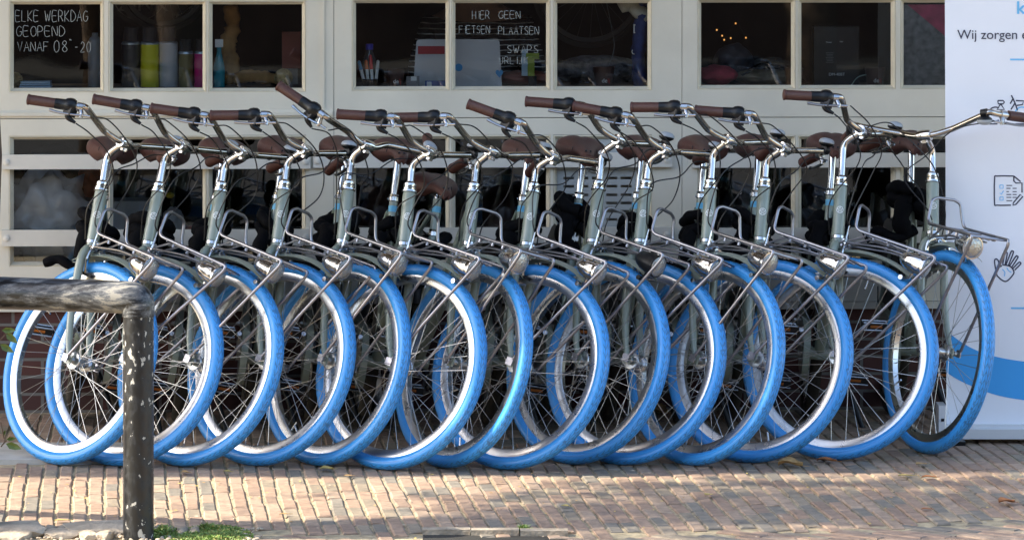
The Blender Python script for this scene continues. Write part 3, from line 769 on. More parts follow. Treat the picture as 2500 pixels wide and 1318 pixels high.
# ------------------------------------------------------------------ moss, grass, leaves
M['grass'] = mat('grass_blades', (.15, .235, .05), .6, var=.5, vscale=30)
M['grassy'] = mat('dry_grass', (.30, .26, .07), .7, var=.3, vscale=30)
def tuft(name, label, cx, cy, rx, ry, n, h, seed):
    rr = random.Random(seed); mb = MB()
    for _ in range(n):
        t, q = rr.uniform(0, 2*pi), rr.random()**.6; x, y = cx+rx*q*cos(t), cy+ry*q*sin(t)
        hh = h*rr.uniform(.4, 1)*(1.05-q*.7); a = rr.uniform(0, 2*pi); w = .0035; dx, dy = cos(a)*w, sin(a)*w; lx, ly = rr.gauss(0, .5)*hh, rr.gauss(0, .5)*hh
        mb.add([(x-dx, y-dy, -.004), (x+dx, y+dy, -.004), (x+lx*.4+dx, y+ly*.4+dy, hh*.6), (x+lx*.4-dx, y+ly*.4-dy, hh*.6), (x+lx, y+ly, hh)], [(0, 1, 2, 3), (3, 2, 4)], 0 if rr.random() < .8 else 1)
    return tag(mb.build(name, [M['grass'], M['grassy']], None, 0), label, 'grass', kind='stuff')
g_ = gpt(515, 1312); tuft('moss_patch', 'bright green mossy grass patch right of the black post', g_.x, g_.y, .125, .24, 6500, .018, 1)
g_ = gpt(505, 1296); tuft('moss_crest', 'taller green tuft at the back of the mossy patch', g_.x, g_.y, .05, .05, 500, .032, 11)
g_ = gpt(400, 1301); tuft('grass_tuft', 'yellow green grass tuft at the foot of the black post', g_.x, g_.y, .045, .10, 700, .03, 2)
g_ = gpt(1278, 1296); tuft('weed_tuft', 'small weed growing on the drain kerb', g_.x, g_.y, .022, .03, 240, .028, 3)

def leaf_mb(L_, W_, curl, seed):
    rr = random.Random(seed); vs = []; fs = []; n, k = 9, 5
    for i in range(n):
        t = i/(n-1); w = W_*sin(pi*min(1, t*1.02)**.8)*(1+.22*(i % 2))+.0008
        for j in range(k):
            s = -1+2*j/(k-1); vs.append((L_*(t-.5), w*s/2, curl*(abs(s)**2*.6+sin(t*5)*.35+.4*t)*L_*.3+.003))
    fs = [(i*k+j, (i+1)*k+j, (i+1)*k+j+1, i*k+j+1) for i in range(n-1) for j in range(k-1)]
    mb = MB().add(vs, fs); mb.tube([(L_*.5, 0, vs[-3][2]), (L_*.75, .004, .004)], .0009, 5); return mb
M['leaf1'] = mat('dry_tan_leaf', (.36, .22, .09), .7, var=.35, vscale=60)
M['leaf2'] = mat('dry_rust_leaf', (.32, .12, .04), .7, var=.35, vscale=60)
M['leaf3'] = mat('yellowed_leaf', (.42, .32, .10), .7, var=.3, vscale=60)
LEAVES = [(1930, 1142, .085, .045, .9, 'leaf1', 'largest curled tan leaf, just before the thirteenth bicycle wheel'), (2018, 1130, .07, .025, .5, 'leaf2', 'rust brown leaf pressed under the next to last front wheel'),
 (798, 1150, .045, .03, .6, 'leaf3', 'yellow brown leaf just before the fifth bicycle wheel'), (850, 1166, .03, .014, .3, 'leaf1', 'small orange leaf with a pale tip before the sixth bicycle wheel'),
 (2458, 1232, .055, .032, .8, 'leaf2', 'rust brown curled leaf near the right edge of the paving'), (2268, 1170, .05, .014, .4, 'leaf2', 'narrow brown leaf in the dappled light before the right end bicycle'),
 (2210, 1166, .05, .012, .3, 'leaf3', 'pale narrow leaf lying left of the brown ones at the right'), (2250, 1138, .042, .02, .4, 'leaf1', 'tan leaf lying closest to the right end bicycle wheel'),
 (555, 1156, .028, .018, .5, 'leaf3', 'small yellow leaf below the third bicycle wheel'), (450, 1158, .03, .022, .5, 'leaf1', 'small tan leaf just right of the black post in the shade line'),
 (1730, 1212, .026, .016, .4, 'leaf3', 'pale yellow leaf in the middle of the right shaded paving'), (1380, 1240, .028, .014, .4, 'leaf3', 'cream leaf scrap on the sunny paving right of centre'),
 (695, 1260, .035, .010, .3, 'leaf1', 'narrow tan leaf on the sunny paving left of centre'), (2262, 1248, .035, .012, .4, 'leaf2', 'small rust leaf on the sunny bricks below the narrow brown one'),
 (1600, 1012, .10, .07, .8, 'leaf1', 'dry leaf lying in the dark behind the tenth bicycle wheel'), (150, 1275, .05, .012, .2, 'leaf3', 'long straw coloured scrap at the paving edge on the left')]
for i, (px, py, L_, W_, cu, mm, lb) in enumerate(LEAVES):
    o = leaf_mb(L_, W_*2, cu, i).build('dry_leaf', M[mm], None, 80); g_ = gpt(px, py); o.location = (g_.x, g_.y, .004); o.rotation_euler = (0, 0, random.uniform(-.5, .5))
    tag(o, lb, 'leaf', 'fallen leaves on the paving')
# tiny crumbs of leaf litter
mb = MB(); rr = random.Random(21)
for i in range(260):
    px, py = rr.uniform(-20, 2520), rr.uniform(1150, 1318); g_ = gpt(px, py); s = rr.uniform(.003, .011); a = rr.uniform(0, 3)
    mb.add([(g_.x-s*cos(a), g_.y-s*sin(a), .004), (g_.x+s*.4*sin(a), g_.y-s*.4*cos(a), .006), (g_.x+s*cos(a), g_.y+s*sin(a), .005), (g_.x-s*.4*sin(a), g_.y+s*.4*cos(a), .004)], [(0, 1, 2, 3)], rr.randrange(3))
tag(mb.build('leaf_litter', [M['leaf1'], M['leaf3'], M['stone']], None, 0), 'tiny crumbs of leaf litter scattered over the paving', 'litter', kind='stuff')

# ------------------------------------------------------------------ pale slab behind the left wheels
M['slab'] = mat('pale_concrete', (.46, .44, .40), .8, var=.15, vscale=12, bump=.3, bscale=60)
sl = gpt(-60, 1136); mb = MB(); mb.box2((-2.6, 14.41, -.03), (gpt(302, 1100).x, 14.85, .012))
o = mb.build('threshold_slab', M['slab'], None, 30); tag(o, 'pale concrete slab lying behind the two leftmost wheels', 'slab')

# ------------------------------------------------------------------ shop front
WA = radians(2.0); W0 = Vector((0, 15.85, 0))
MW = Matrix.Translation(W0) @ Matrix.Rotation(WA, 4, 'Z')
def wp(px, py, d=0.):
    """photo pixel -> wall coordinates (along, up) on the plane d behind the wall face"""
    D = Vector(((px-1250)/FPX, 1, -(py-YH)/FPX)); n_ = Vector((-sin(WA), cos(WA), 0)); t = (W0.dot(n_)+d)/D.dot(n_)
    P_ = D*t+Vector((0, 0, CH)); q = MW.inverted() @ P_; return q.x, q.z
shop = empty('shop_front'); shop.matrix_world = MW
tag(shop, 'cream painted timber shop front with rows of square panes on a brick plinth', 'shop front')
UP = [(32, 244), (275, 494), (518, 737), (869, 1088), (1112, 1334), (1361, 1582), (1713, 1933), (1958, 2177), (2208, 2427)]
def uprow(i): return (12, 216) if i < 3 else ((9, 212) if i < 6 else (8, 209))
SEAMS = [-30-830, 815, 1665, 2515]
leaf_rng = [(-60, 814.3), (815.7, 1664.3), (1665.7, 2530)]
zb = wp(1250, 738)[1]; zs = wp(1250, 288)[1]; ztop = 2.6
ops_all = []
for li, (lx0, lx1) in enumerate(leaf_rng):
    ua, ub = wp(lx0, 300)[0], wp(lx1, 300)[0]
    for row in (0, 1):
        ops_ = []
        for i in range(li*3, li*3+3):
            a, b = UP[i]; t, bt = uprow(i) if row == 0 else ((342, 640) if i < 3 else (341, 636))
            u0, z1 = wp(a, t); u1, z0 = wp(b, bt); ops_.append((u0, u1, z0, z1))
            if row == 0: zt_ = z1+.5
        za, zc = (zs+.0015, ztop) if row == 0 else (zb, zs-.0015)
        xs = sorted({ua, ub} | {v for o_ in ops_ for v in o_[:2]}); lip = .016
        xs = sorted({ua, ub} | {v for o_ in ops_ for v in (o_[0]-lip, o_[1]+lip)})
        z0, z1 = ops_[0][2]-lip, ops_[0][3]+lip
        zsr = [za, z0, z1, zc]; mb = MB()
        for i in range(len(xs)-1):
            for j in range(3):
                hole = j == 1 and any(abs(xs[i]-(o_[0]-lip)) < 1e-6 for o_ in ops_)
                if hole:
                    a_, b_, c_, d_ = xs[i], xs[i+1], zsr[j], zsr[j+1]; dd = .012
                    mb.add([(a_, 0, c_), (b_, 0, c_), (b_, 0, d_), (a_, 0, d_), (a_, dd, c_), (b_, dd, c_), (b_, dd, d_), (a_, dd, d_)], [(0, 1, 5, 4), (1, 2, 6, 5), (2, 3, 7, 6), (3, 0, 4, 7)])
                else: mb.add([(xs[i], 0, zsr[j]), (xs[i+1], 0, zsr[j]), (xs[i+1], 0, zsr[j+1]), (xs[i], 0, zsr[j+1])], [(0, 1, 2, 3)])
        # edges of the leaf
        mb.add([(ua, 0, za), (ub, 0, za), (ub, 0, zc), (ua, 0, zc), (ua, .05, za), (ub, .05, za), (ub, .05, zc), (ua, .05, zc)], [(0, 1, 5, 4), (1, 2, 6, 5), (2, 3, 7, 6), (3, 0, 4, 7)])
        leaf = mb.build('timber_sash', M['cream'], shop, 0)
        if row == 0:    # drip ledge along the bottom of the upper sash
            mb = MB(); zl = wp(1250, 276 if li else 272)[1]
            mb.add([(ua+.004, .004, zl-.016), (ub-.004, .004, zl-.016), (ub-.004, -.011, zl-.014), (ua+.004, -.011, zl-.014), (ua+.004, -.011, zl-.002), (ub-.004, -.011, zl-.002), (ub-.004, .004, zl+.012), (ua+.004, .004, zl+.012)],
                   [(0, 1, 2, 3), (3, 2, 5, 4), (4, 5, 6, 7), (0, 3, 4, 7), (1, 6, 5, 2)]); mb.build('drip_ledge', M['cream'], leaf, 0) if li == 0 else None
        for k, (u0, u1, q0, q1) in enumerate(ops_):
            # moulding: outer lip, slope in to the glass
            mb = MB(); prof = [(lip, .0125), (lip, .003), (lip*.72, .0005), (lip*.62, .008), (0, .026), (0, .034)]
            ring_ = []
            for (o_, d_) in prof: ring_.append([(u0-o_, d_, q0-o_), (u1+o_, d_, q0-o_), (u1+o_, d_, q1+o_), (u0-o_, d_, q1+o_)])
            vs = [p for r_ in ring_ for p in r_]
            mb.add(vs, [(r_*4+c, r_*4+(c+1) % 4, (r_+1)*4+(c+1) % 4, (r_+1)*4+c) for r_ in range(len(prof)-1) for c in range(4)])
            mb.build('moulding', M['cream2'], leaf, 0)
            gi = li*3+k
            if row == 1 and gi == 5: ops_all.append((row, gi, u0, u1, q0, q1)); continue
            MB().box2((u0-.002, .0285, q0-.002), (u1+.002, .0325, q1+.002)).build('pane', M['glass'], leaf, 0)
            ops_all.append((row, gi, u0, u1, q0, q1))
        # flat frame strip (outer edge) already part of the sash
# dark gap behind the seams
mb = MB()
M['dark'] = mat('dark_gap', (.25, .235, .21), .9)
for sx_ in (815, 1665): u = wp(sx_, 300)[0]; mb.box2((u-.004, .03, zb), (u+.004, .05, ztop))
mb.box2((wp(-60, 300)[0], .03, zs-.004), (wp(2530, 300)[0], .05, zs+.004)); mb.build('seam_backing', M['dark'], shop, 0)
# painted cover strips between the leaves
mb = MB(); u = wp(790, 300)[0]; mb.box2((u-.006, -.006, zs+.01), (u+.003, .002, ztop)); mb.build('cover_strip', M['cream'], shop, 0)
# security bars with bolts
for li, (a, b) in enumerate(((4, 800), (752, 1700), (1600, 2500))):
    for (t, bt) in ((378, 412) if li == 0 else (375, 408), (562, 599) if li == 0 else (557, 592)):
        a2 = a if li == 0 else {1: 765, 2: 1690}[li]; b2 = {0: 758, 1: 1640, 2: 2480}[li]
        u0, z1 = wp(a2, t, -.02); u1, z0 = wp(b2, bt, -.02); mb = MB(); mb.box2((u0, -.024, z0), (u1, -.001, z1)); ob = mb.build('security_bar', M['bar'], shop, 0)
        for uu in (u0+.018, u1-.018): MB().lathe([(0, .012), (.004, .012), (.006, .008), (.0065, .001)], (uu, -.024, (z0+z1)/2), (0, -1, 0), 14).build('bolt', M['bar'], ob)
# vent panel
_, _, u0, u1, q0, q1 = [o_ for o_ in ops_all if o_[0] == 1 and o_[1] == 5][0]
M['vent'] = mat('grey_vent_metal', (.48, .50, .50), .5, metal=.2, var=.08, vscale=12)
mb = MB(); rows_ = [436, 456, 477, 497, 517, 537]; cols_ = [(1376, 1402), (1411, 1437), (1446, 1472), (1481, 1508), (1516, 1543)]
xs = sorted({u0, u1} | {wp(x, 450)[0] for c in cols_ for x in c}); zsv = sorted({q0, q1} | {wp(1450, y_+s)[1] for y_ in rows_ for s in (-3.2, 3.2)})
for i in range(len(xs)-1):
    for j in range(len(zsv)-1):
        if i % 2 == 1 and j % 2 == 1: continue
        mb.add([(xs[i], .022, zsv[j]), (xs[i+1], .022, zsv[j]), (xs[i+1], .022, zsv[j+1]), (xs[i], .022, zsv[j+1])], [(0, 1, 2, 3)])
mb.build('vent_panel', M['vent'], shop, 0)
MB().box2((u0, .05, q0), (u1, .055, q1)).build('vent_backing', M['dark'], shop, 0)
# brick plinth
def brickwall_mat():
    m = bpy.data.materials.new('dark_red_brickwork'); m.use_nodes = True; n = m.node_tree.nodes; l = m.node_tree.links; p = n['Principled BSDF']
    tc = n.new('ShaderNodeTexCoord'); mp = n.new('ShaderNodeMapping'); mp.inputs['Rotation'].default_value = (radians(90), 0, 0)
    bt = n.new('ShaderNodeTexBrick'); bt.inputs['Scale'].default_value = 1; bt.inputs['Brick Width'].default_value = .22; bt.inputs['Row Height'].default_value = .065; bt.inputs['Mortar Size'].default_value = .006
    bt.inputs['Color1'].default_value = (.105, .036, .030, 1); bt.inputs['Color2'].default_value = (.06, .025, .022, 1); bt.inputs['Mortar'].default_value = (.17, .155, .14, 1)
    l.new(tc.outputs['Object'], mp.inputs[0]); l.new(mp.outputs[0], bt.inputs[0]); l.new(bt.outputs['Color'], p.inputs['Base Color']); p.inputs['Roughness'].default_value = .75
    b = n.new('ShaderNodeBump'); b.inputs['Distance'].default_value = .006; b.invert = True; l.new(bt.outputs['Fac'], b.inputs['Height']); l.new(b.outputs[0], p.inputs['Normal']); return m
M['bwall'] = brickwall_mat()
ul, ur = wp(-400, 900)[0], wp(2900, 900)[0]
MB().box2((ul, .012, -.05), (ur, .20, zb-.001)).build('brick_plinth', M['bwall'], shop, 0)
MB().box2((ul, -.012, zb-.028), (ur, .011, zb-.002)).build('plinth_sill', M['cream'], shop, 0)
# wall above and beside, out of the picture
mb = MB(); mb.box2((ul-1.5, .0, ztop+.004), (ur+1, .25, 5.5)); mb.box2((ul-1.5, .0, -.05), (wp(-64, 300)[0], .25, ztop)); mb.box2((wp(2534, 300)[0], .0, zb), (ur+1, .25, ztop)); mb.build('outer_wall', M['bwall'], shop, 0)
# the room behind
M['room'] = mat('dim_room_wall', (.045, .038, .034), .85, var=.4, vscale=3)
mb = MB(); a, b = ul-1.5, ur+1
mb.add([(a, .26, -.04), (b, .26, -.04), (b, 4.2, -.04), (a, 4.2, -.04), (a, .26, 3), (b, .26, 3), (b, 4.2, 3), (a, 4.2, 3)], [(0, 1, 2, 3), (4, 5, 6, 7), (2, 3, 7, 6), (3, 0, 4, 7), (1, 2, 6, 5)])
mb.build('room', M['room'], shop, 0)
zsill = wp(1250, 213)[1]-.004
M['shelf'] = mat('dark_wood_shelf', (.10, .065, .045), .6, var=.3, vscale=10)
MB().box2((ul, .045, zsill-.03), (ur, .42, zsill)).build('window_shelf', M['shelf'], shop, 0)

# ------------------------------------------------------------------ chalk writing on the panes
GL = {'A': [[(0, 0), (.5, 1), (1, 0)], [(.2, .38), (.8, .38)]], 'D': [[(0, 0), (0, 1), (.5, .95), (.95, .6), (.9, .3), (.5, .03), (0, 0)]], 'E': [[(.9, 1), (0, 1), (0, 0), (.9, 0)], [(0, .52), (.75, .52)]],
 'F': [[(.9, 1), (0, 1), (0, 0)], [(0, .52), (.7, .52)]], 'G': [[(.9, .85), (.55, 1), (.15, .8), (0, .45), (.2, .08), (.6, 0), (.92, .2), (.92, .45), (.6, .45)]], 'H': [[(0, 0), (0, 1)], [(.9, 0), (.9, 1)], [(0, .5), (.9, .5)]],
 'I': [[(.4, 0), (.4, 1)]], 'J': [[(.6, 1), (.6, .2), (.35, 0), (.05, .15)]], 'K': [[(0, 0), (0, 1)], [(.85, 1), (0, .45), (.9, 0)]], 'L': [[(0, 1), (0, 0), (.8, 0)]], 'N': [[(0, 0), (0, 1), (.9, 0), (.9, 1)]],
 'O': [[(.5, 1), (.1, .8), (0, .45), (.15, .1), (.5, 0), (.85, .15), (1, .5), (.85, .85), (.5, 1)]], 'P': [[(0, 0), (0, 1), (.6, 1), (.85, .75), (.6, .48), (0, .45)]], 'R': [[(0, 0), (0, 1), (.6, 1), (.8, .75), (.6, .5), (0, .48)], [(.4, .48), (.9, 0)]],
 'S': [[(.85, .88), (.5, 1), (.15, .85), (.2, .6), (.75, .4), (.85, .15), (.5, 0), (.05, .12)]], 'T': [[(0, 1), (1, 1)], [(.5, 1), (.5, 0)]], 'U': [[(0, 1), (.03, .25), (.4, 0), (.8, .2), (.85, 1)]], 'V': [[(0, 1), (.45, 0), (.9, 1)]],
 'W': [[(0, 1), (.3, 0), (.55, .7), (.8, 0), (1.15, 1)]], '0': [[(.45, 1), (.1, .8), (.02, .4), (.2, .05), (.5, 0), (.8, .25), (.85, .65), (.7, .93), (.45, 1)]], '8': [[(.45, .55), (.1, .75), (.4, 1), (.75, .8), (.45, .55), (.08, .25), (.45, 0), (.85, .25), (.45, .55)]],
 '2': [[(.1, .8), (.4, 1), (.75, .8), (.6, .45), (0, 0), (.85, .02)]], '-': [[(.1, .5), (.6, .5)]], '"': [[(.1, 1), (.12, .8)], [(.4, 1), (.42, .8)]], 'o': [[(.4, .6), (.1, .4), (.1, .1), (.4, 0), (.7, .2), (.7, .45), (.4, .6)]]}
M['chalk'] = mat('white_chalk', (.40, .43, .43), .9)
def chalk(text, px, py, h, w, d=.0265, wob=.05, seed=1, thick=.0010, name='chalk_line', step=None):
    rr = random.Random(seed); mb = MB(); x = px
    for ch in text:
        if ch == ' ': x += w*.8; continue
        hh = h*(.5 if ch == '"' else 1); oy = -h*.55 if ch == '"' else 0
        for st in GL[ch]:
            pts = []
            for (a, b) in st:
                u, z = wp(x+a*w*.82+rr.uniform(-wob, wob)*w*.4, py+oy-b*hh+rr.uniform(-wob, wob)*h*.4, d); pts.append((u, d, z))
            if len(pts) > 3: pts = crom(pts, 3)
            mb.tube(pts, thick, 5)
        x += w*(.62 if ch in 'I"' else (1.3 if ch == 'W' else 1.06))
    return mb.build(name, M['chalk'], wr)
wr = empty('window_writing'); wr.matrix_world = MW; tag(wr, 'white chalk writing ELKE WERKDAG GEOPEND on the upper left pane', 'writing')
chalk('ELKE WERKDAG', 38, 53, 26, 14.2, seed=1); chalk('GEOPEND', 40, 89, 24, 16.5, seed=2); chalk('VANAF', 43, 126, 23, 15, seed=3); chalk('08', 132, 128, 28, 18, seed=4); chalk('"', 170, 128, 30, 10, seed=4); chalk('-20', 182, 128, 25, 14, seed=5)
wr = empty('window_writing'); wr.matrix_world = MW; tag(wr, 'white chalk writing HIER GEEN FIETSEN PLAATSEN on the pane above the laptop', 'writing')
chalk('HIER', 1153, 47, 19, 12, seed=6); chalk('GEEN', 1218, 46, 18, 13.2, seed=7); chalk('FIETSEN', 1121, 82, 18, 11.2, seed=8); chalk('PLAATSEN', 1217, 85, 19, 12, seed=9); chalk('SWAPS', 1238, 130, 18, 14.5, seed=10); chalk('URLIJK', 1219, 157, 17, 12.5, seed=11)

# ------------------------------------------------------------------ things in the window
def wobj(px, py, d):     # world position on the window shelf
    u, z = wp(px, py, d); return MW @ Vector((u, d, z))
def cyl_px(px0, px1, d): return (wp(px1, 100, d)[0]-wp(px0, 100, d)[0])/2
def zpx(py, d, px=1250): return wp(px, py, d)[1]
def put(o, px, d, z=None):
    p = MW @ Vector((wp(px, 100, d)[0], d, zsill if z is None else z)); o.location = p; o.rotation_euler = (0, 0, WA); return o
TINS = [(297, 341, 104, 67, (.035, .04, .045), 'dark grey striped spray can, first from the left in the row of cans'), (343, 388, 104, 66, (.62, .60, .02), 'bright yellow spray can in the row of cans'),
        (389, 434, 103, 66, (.42, .46, .5), 'light grey spray can right of the yellow one'), (436, 472, 127, 96, (.17, .15, .06), 'shorter olive spray can in the row of cans'), (474, 510, 127, 96, (.62, .02, .22), 'magenta spray can partly behind the window bar')]
M['canrim'] = mat('tin_rim', (.5, .6, .7), .3, metal=.8)
for (a, b, t, t2, col, lb) in TINS:
    d = .14; r_ = cyl_px(a, b, d); h = zpx(t, d)-zsill
    root = empty('spray_can'); put(root, (a+b)/2, d)
    MB().lathe([(0, r_*.97), (.003, r_), (h*.46, r_), (h*.463, r_*.985), (h*.475, r_*.985), (h*.478, r_), (h-.006, r_)], (0, 0, 0), (0, 0, 1), 24).build('can_body', mat('can_paint', col, .3), root)
    MB().lathe([(h-.006, r_*1.01), (h, r_*1.01), (h+.004, r_*.9), (h+.006, r_*.5)], (0, 0, 0), (0, 0, 1), 24).build('can_rim', M['canrim'], root)
    h2 = zpx(t2, d)-zsill; MB().lathe([(h+.003, r_*.86), (h2, r_*.84), (h2+.002, r_*.7)], (0, 0, 0), (0, 0, 1), 20).build('can_cap', mat('clear_cap', (.03, .03, .033), .12), root)
    tag(root, lb, 'spray can', 'spray cans standing in the window')
# large grey canister behind first pane edge
root = empty('canister'); put(root, 232, .16); r_ = .027; h = zpx(102, .16)-zsill
MB().lathe([(0, r_), (h, r_), (h+.012, r_*.8), (h+.022, r_*.45), (h+.035, r_*.4)], (0, 0, 0), (0, 0, 1), 24).build('canister_body', mat('dull_grey_tin', (.22, .25, .28), .4), root); tag(root, 'dull grey canister behind the right edge of the first pane', 'canister')
# booklets
M['booklet'] = mat('pale_blue_paper', (.42, .6, .8), .6)
for k in range(3):
    mb = MB().box((0, 0, 0), (.118-.004*k, .08, .0062)); o = mb.build('booklet', M['booklet'], None, 0); put(o, 88, .11, zsill+.0045+k*.0082)
    tag(o, ['pale blue booklet, bottom of the stack of three', 'pale blue booklet, middle of the stack of three', 'pale blue booklet, top of the stack of three'][k], 'booklet', 'blue booklets stacked in the window')
# twine balls
M['twine'] = mat('straw_twine', (.52, .40, .19), .9, var=.4, vscale=40, bump=.6, bscale=100)
def twine(px, d, r_, lb):
    root = empty('twine_ball'); put(root, px, d); rr = random.Random(int(px)); mb = MB()
    bm = bmesh.new(); bmesh.ops.create_icosphere(bm, subdivisions=3, radius=r_*.96); mb.add([v.co+Vector((0, 0, r_)) for v in bm.verts], [[v.index for v in f.verts] for f in bm.faces]); bm.free()
    for k in range(34):
        Rm = Matrix.Rotation(rr.uniform(0, pi), 3, 'X') @ Matrix.Rotation(rr.uniform(0, pi), 3, 'Y'); mb.tube([Rm @ Vector((cos(2*pi*i/24), sin(2*pi*i/24), rr.uniform(-.05, .05)))*r_+Vector((0, 0, r_)) for i in range(24)], .0016, 4, closed=True)
    mb.build('twine', M['twine'], root, 80); tag(root, lb, 'ball of twine', 'balls of straw twine in the window')
twine(692, .12, .034, 'large ball of straw coloured twine behind the third pane'); twine(36, .12, .028, 'small ball of brown twine at the left edge of the first pane')
# blue spray bottle
root = empty('spray_bottle'); put(root, 535, .12); MB().lathe([(0, .022), (.075, .022), (.10, .016), (.13, .009), (.15, .009)], (0, 0, 0), (0, 0, 1), 20).build('bottle_body', mat('teal_liquid', (.04, .34, .42), .15), root)
MB().box((0, 0, .165), (.03, .014, .03)).build('spray_head', M['white'], root, 0); tag(root, 'teal spray bottle at the left edge of the third pane', 'bottle')
# reddish box and gold draped cloth in pane three
o = MB().box((0, 0, .0), (.07, .05, .14)).build('red_box', mat('rusty_red_card', (.32, .08, .05), .6), None, 0); put(o, 711, .35, zsill+.20); o.location.z = zsill+.13
MB().box((0, 0, -.10), (.05, .04, .06)).build('box_stand', M['dark'], o, 0); tag(o, 'rusty red box standing at the right edge of the third pane', 'box')
M['gold'] = mat('gold_brown_cloth', (.48, .26, .09), .75, var=.4, vscale=12, bump=.4, bscale=20)
mb = MB(); rr = random.Random(3)
pts = crom([(0, 0, .30), (.01, .01, .22), (-.01, 0, .15), (.004, .0, .08), (.0, 0, .0)], 6); mb.tube(pts, [.030*(.8+.4*rr.random()) for _ in pts], 12)
o = mb.build('hanging_cloth', M['gold'], None, 80); put(o, 562, .35, zsill); tag(o, 'gold brown cloth hanging behind the third pane', 'cloth')
mb = MB(); pts = crom([(-.09, 0, .02), (-.03, .0, .035), (.03, 0, .03), (.09, 0, .022)], 5); mb.tube(pts, [.022*(.8+.4*rr.random()) for _ in pts], 12); o = mb.build('folded_cloth', M['gold'], None, 80); put(o, 625, .25, zsill); tag(o, 'folded brown cloth lying beside the twine ball', 'cloth')
# markers in a glass, drinking bottle
root = empty('pen_pot'); put(root, 903, .10); MB().lathe([(0, .028), (.030, .030), (.031, .026), (.004, .025)], (0, 0, 0), (0, 0, 1), 20).build('pot', M['black'], root)
for k, (dx, tl, col) in enumerate(((-.020, -.25, (.04, .30, .55)), (-.006, -.10, (.75, .16, .03)), (.010, -.08, (.72, .05, .05)), (.022, .10, (.6, .6, .58)))):
    mb = MB(); mb.lathe([(0, .006), (.055, .0065)], (dx, 0, .012), (tl, 0, 1), 12, m=0); mb.lathe([(.055, .0072), (.085+(k == 2)*.02, .006), (.09+(k == 2)*.02, .003)], (dx, 0, .012), (tl, 0, 1), 12, m=1)
    mb.build('marker_pen', [M['white'], mat('pen_cap', col, .3)], root)
tag(root, 'black pot of white marker pens with red, orange and blue caps', 'pen pot')
root = empty('water_bottle'); put(root, 902, .17); MB().lathe([(0, .027), (.07, .027), (.085, .022), (.1, .026), (.125, .016), (.14, .011)], (0, 0, 0), (0, 0, 1), 20).build('bottle_body', mat('clear_plastic', (.10, .10, .10), .08, coat=1), root)
MB().lathe([(.138, .014), (.158, .014), (.160, .012)], (0, 0, 0), (0, 0, 1), 16).build('bottle_cap', mat('blue_cap', (.05, .05, .45), .35), root); tag(root, 'clear water bottle with a blue cap behind the pen pot', 'bottle')
M['cup'] = mat('dark_brown_cup', (.09, .05, .04), .45); M['cuprim'] = mat('white_cup_rim', (.55, .55, .52), .5)
def textmesh(txt, size, m, name, parent=None, ext=.0003, sx=1., bold=0.):
    cu = bpy.data.curves.new(name, 'FONT'); cu.body = txt; cu.size = size; cu.extrude = ext; cu.offset = bold
    t = bpy.data.objects.new(name, cu); scene.collection.objects.link(t); me = bpy.data.meshes.new_from_object(t.evaluated_get(bpy.context.evaluated_depsgraph_get())); bpy.data.objects.remove(t)
    me.materials.clear(); me.materials.append(m)
    for p_ in me.polygons: p_.material_index = 0
    o = bpy.data.objects.new(name, me); scene.collection.objects.link(o); o.rotation_euler = (radians(90), 0, 0); o.scale = (sx, 1, 1)
    if parent: o.parent = parent
    return o
for px, rw, top, lb in ((966, 23, 168, 'dark brown paper cup behind the left centre pane'), (1474, 27, 164, 'dark brown paper cup with a double white rim behind the sixth pane'), (1938, 24, 168, 'dark paper cup hidden behind the bar between the seventh and eighth panes'), (2136, 26, 167, 'dark brown paper cup behind the eighth pane')):
    d = .11; root = empty('paper_cup'); put(root, px, d); r_ = cyl_px(px-rw, px+rw, d); h = zpx(top, d)-zsill
    MB().lathe([(0, r_*.74), (h, r_*.98), (h, r_*.90), (.004, r_*.7)], (0, 0, 0), (0, 0, 1), 24).build('cup_body', M['cup'], root)
    MB().ring([(-.0015, r_*.98), (.0015, r_*.98), (.0015, r_*1.04), (-.0015, r_*1.04)], (0, 0, h), (0, .0001, 1), 28).build('cup_rim', M['cuprim'], root)
    if px != 1938:
        t = textmesh('de', .022, M['white'], 'cup_print', root); t.location = (-.010, -r_*.86-.001, h*.22)
        t = textmesh('lj', .022, M['red'], 'cup_print', root); t.location = (.012, -r_*.84-.001, h*.22)
    tag(root, lb, 'paper cup', 'paper cups on the window shelf')
# little card, boxes
o = MB().box((0, 0, .02), (.05, .03, .04)).build('card_box', mat('grey_card', (.25, .24, .24), .6), None, 0); put(o, 1008, .10); tag(o, 'small grey card box left of the laptop foot', 'box')
MB().box((.003, -.017, .032), (.022, .002, .016)).build('price_tag', M['white'], o, 0)
o = MB().box((0, 0, .012), (.075, .02, .024)).build('blue_box', mat('blue_card', (.04, .09, .30), .5), None, 0); put(o, 1062, .09); tag(o, 'flat blue box at the foot of the laptop', 'box')
MB().box((-.022, -.0105, .012), (.018, .002, .017)).build('box_label', M['white'], o, 0)
# laptop
d = .16; root = empty('laptop'); put(root, 1118, d); L0 = wp(1012, 97, d)[0]; L1 = wp(1222, 97, d)[0]; wl = L1-L0; hl_ = zpx(97, d)-zsill
M['lap'] = mat('silver_laptop_lid', (.62, .63, .64), .4, metal=.1, var=.05, vscale=6)
pr = rnd_path([(-wl/2-.006, 0, 0), (-wl/2+.006, 0, hl_), (wl/2-.006, 0, hl_), (wl/2+.004, 0, 0)], .014, 5); n_ = len(pr)
MB().add([(p.x, 0, p.z) for p in pr]+[(p.x, .006, p.z) for p in pr], [tuple(range(n_)), tuple(range(2*n_-1, n_-1, -1))]+[(i, (i+1) % n_, n_+(i+1) % n_, n_+i) for i in range(n_)]).build('laptop_lid', M['lap'], root, 0)
MB().box((0, .11, .008), (wl, .20, .014)).build('laptop_base', M['lap'], root, 0)
MB().box((-wl/2+.062, -.0012, hl_-.040), (.102, .002, .030)).build('red_sticker', mat('red_sticker', (.45, .015, .03), .4), root, 0)
